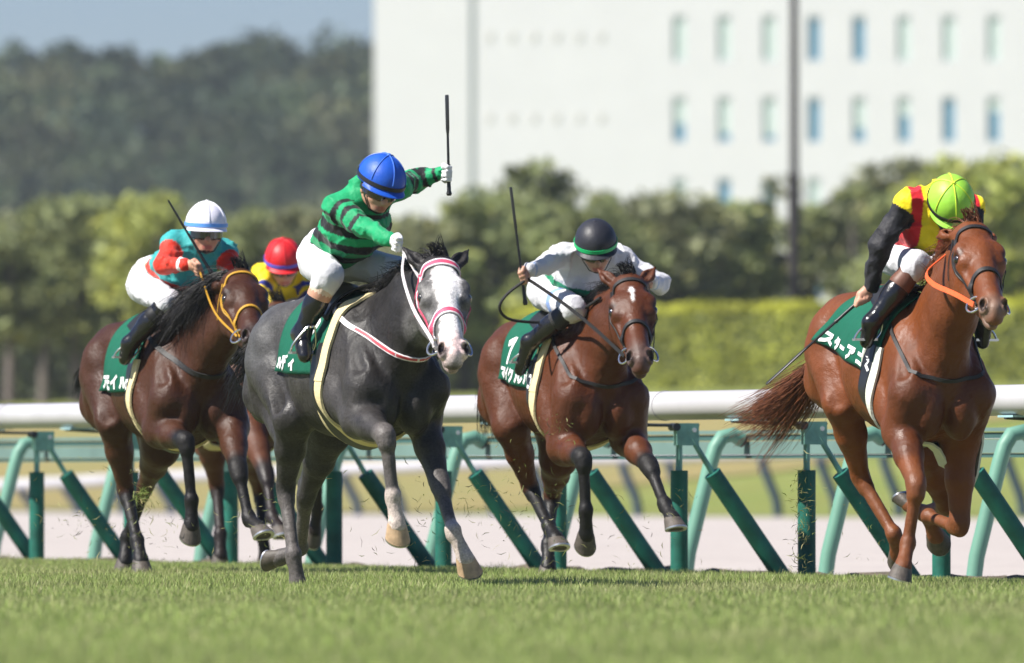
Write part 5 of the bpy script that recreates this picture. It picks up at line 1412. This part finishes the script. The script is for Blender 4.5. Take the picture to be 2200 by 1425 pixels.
    # --- reins
    for s, sg in (('R', -1), ('L', 1)):
        b0 = bits[s]; h0 = J['G' + col.get('hand' + s, s)]
        pts = col.get('rein' + s); 
        mids = [b0.lerp(h0, .5) + Vector((0, sg * .02, -.05))] if pts is None else [fr.f(*q) for q in pts]
        P = smooth_path([b0] + mids + ([h0] if not col.get('stop' + s) else []), 30)
        m = MB(); ribbon(m, P, [Vector((0, sg, .15)).normalized()] * len(P), col.get('rw', .020), .005); m.build('rein', col['rein'], br)
    for nm_, q in col.get('extra', ()):
        P = smooth_path([fr.f(*z) for z in q], 30); m = MB(); m.tube(P, .0085, 8); m.build(nm_, col['rein'], br)
    # --- breast strap round the base of the neck
    if col.get('breast', True):
        bs = t.thing('breast_strap', col['breast_label'], 'strap', 'breast straps')
        bx_, bz_, bs_ = col.get('bsv', (.14, 1.40, -.75)); c0 = t.T(bx_, 0, bz_); v1 = Vector((0, 1, 0)); v2 = (t.T(bx_ + 1, 0, bz_ + bs_) - c0).normalized()
        def ringn(ph): return t.cast(c0, v1 * math.sin(ph) + v2 * math.cos(ph), .004, 1.0)
        t.strap(bs, 'neck_loop', ringn, [(R(-165) + R(330) * i / 70,) for i in range(71)], col.get('bsw', .028), .006, col['breast_mat'])
        if col.get('btrim'): t.strap(bs, 'loop_stitching', lambda ph: t.cast(c0, v1 * math.sin(ph) + v2 * math.cos(ph), .0075, 1.0), [(R(-70) + R(140) * i / 50,) for i in range(51)], col.get('bsw', .028) * .55, .006, col['btrim'])
BL = leather('leather_black', (.012, .011, .011)); PK = leather('strap_pink', (.62, .07, .14)); WH = leather('strap_white', (.72, .68, .70)); YE = leather('strap_yellow', (.45, .24, .015)); OR = leather('rein_orange', (.85, .13, .035))
RW2 = leather('strap_red', (.55, .06, .08))
dress('grey', 'blue', 'ルディ', '5', dict(who='grey', felt=M_cream, lea=PK, lea2=WH, rein=WH, trim=True, bw=.026, cw=.80, cx=(-.64, .05),
    cloth='green saddle cloth with white lettering on the grey horse', saddle='small black racing saddle with cream girth edges on the grey horse', bridle_label='pink and white bridle with white reins on the grey horse',
    breast_label='red and white strap round the grey horse\'s neck base', breast_mat=WH, btrim=RW2, handL='R', bsv=(.14, 1.43, -.45), reinR=[(925, 725, 1.05), (888, 662, .80), (866, 590, .60), (868, 545, .53)]))
dress('chestnut', 'lime', 'スターアニス', '1', dict(nx=.52, ny=.60,who='chestnut', felt=M_pale, lea=BL, lea2=BL, rein=OR, pad=False, cx=(-.80, .08), pr=76, slant=.26, rw=.026,
    cloth='green saddle cloth with white lettering on the chestnut horse', saddle='small black racing saddle with white girth edges on the chestnut horse', bridle_label='black bridle with a bright orange rein on the chestnut horse',
    breast_label='thin black strap round the chestnut horse\'s neck base', breast_mat=BL, bsw=.02, reinR=[(2052, 632, 1.0), (2005, 610, .72), (1992, 585, .62), (2030, 550, .55)], stopR=True))
dress('bay', 'black', 'マイクルパロ', '1', dict(nx=.02, ny=.22, pr=93, pm=109,who='bay', felt=M_cream, lea=BL, lea2=BL, rein=BL, cx=(-.70, .05),
    cloth='green saddle cloth with a large white number on the bay horse', saddle='small black racing saddle with cream girth edges on the bay horse', bridle_label='black bridle with a white-ringed bit on the star-faced bay',
    breast_label='thin black strap round the bay horse\'s neck base', breast_mat=BL, bsw=.02, reinR=[(1280, 708, .80), (1215, 655, .52), (1150, 610, .30)],
    extra=[('rein_loop', [(1126, 604, .26), (1090, 632, .24), (1073, 660, .22), (1090, 684, .18), (1135, 692, .1), (1190, 690, .1), (1240, 672, .2), (1290, 640, .5)])]))
dress('brown', 'white', 'アモイルェ', '9', dict(who='brown', felt=M_cream, lea=YE, lea2=YE, rein=YE, bw=.017, rw=.012, pad=False, pr=106, pm=108,
    cloth='green saddle cloth with white lettering on the leftmost brown horse', saddle='small black racing saddle with cream girth edges on the brown horse', bridle_label='yellow bridle on the leftmost dark brown horse',
    breast_label='black strap with a steel buckle round the brown horse\'s neck base', breast_mat=BL, bsw=.03, bsv=(.14, 1.42, -.5)))
dress('hidden', 'red', 'ロモ', '', dict(who='hidden', felt=M_cream, lea=BL, lea2=BL, rein=BL, pad=False,
    cloth='green saddle cloth on the horse half hidden behind the grey', saddle='black saddle under the red-capped jockey', bridle_label='dark bridle on the horse hidden behind the grey', breast=False))

# ------------------------------------------------------------------ torn grass in the air
def clods():
    g = np.random.default_rng(12); P = []
    def cloud(u, v, su, sv, D, n):
        for _ in range(n):
            p = at_depth(u + g.normal(0, su), v + g.normal(0, sv), D + g.normal(0, .5)); P.append(p if p.z > .03 else Vector((p.x, p.y, .03 + g.uniform(0, .1))))
    cloud(300, 1120, 70, 50, 64, 150); cloud(150, 1130, 60, 40, 66, 70); cloud(900, 1130, 90, 60, 58, 130); cloud(1090, 1080, 70, 60, 62, 150); cloud(1260, 1140, 110, 50, 63, 110)
    cloud(1720, 1120, 14, 60, 59, 170); cloud(1450, 1080, 30, 25, 62, 25); cloud(1195, 930, 22, 22, 62.2, 30); cloud(560, 1120, 60, 40, 62, 70); cloud(1880, 1130, 60, 50, 60, 30)
    P = np.array(P); n = len(P)
    d = g.normal(size=(n, 3)); d /= np.linalg.norm(d, axis=1)[:, None]; e = np.cross(d, g.normal(size=(n, 3))); e /= np.linalg.norm(e, axis=1)[:, None]
    L = g.uniform(.008, .032, n)[:, None]; W = g.uniform(.0012, .0028, n)[:, None]; bnd = e * L * .25
    v = np.stack([P - d * L - e * W * .4, P - d * L + e * W * .4, P + bnd + e * W, P + bnd - e * W, P + d * L], 1).reshape(-1, 3); b = np.arange(n) * 5
    c = np.array([(.16, .20, .05), (.35, .33, .14), (.05, .05, .03), (.25, .26, .09)])[g.integers(0, 4, n)]
    o = link('flying_grass', mesh_np('flying_grass', v, np.stack([b, b + 1, b + 2, b + 3], 1), np.stack([b + 3, b + 2, b + 4], 1), np.repeat(c, 5, 0)), M_grass)
    tag(o, 'torn grass bits flying in the air around the hooves', 'grass bits', kind='stuff')
    # one torn turf tuft at the brown horse's hind leg
    p0 = at_depth(303, 1065, 64.4); g = np.random.default_rng(3); n = 90
    d = g.normal(size=(n, 3)) * np.array([1, 1, .9]) + np.array([.2, 0, -.25]); d /= np.linalg.norm(d, axis=1)[:, None]; P = np.array(p0) + g.normal(0, .022, (n, 3)); e = np.cross(d, g.normal(size=(n, 3))); e /= np.linalg.norm(e, axis=1)[:, None]
    L = g.uniform(.03, .075, n)[:, None]; W = .0025
    v = np.stack([P - e * W, P + e * W, P + d * L * .6 + e * W, P + d * L * .6 - e * W, P + d * L], 1).reshape(-1, 3); b = np.arange(n) * 5
    c = np.array([(.16, .22, .05), (.22, .28, .07), (.33, .28, .12)])[g.integers(0, 3, n)]
    o = link('grass_tuft', mesh_np('grass_tuft', v, np.stack([b, b + 1, b + 2, b + 3], 1), np.stack([b + 3, b + 2, b + 4], 1), np.repeat(c, 5, 0)), M_grass)
    tag(o, 'torn tuft of turf thrown up beside the brown horse\'s hind leg', 'tuft', kind='stuff')
clods()
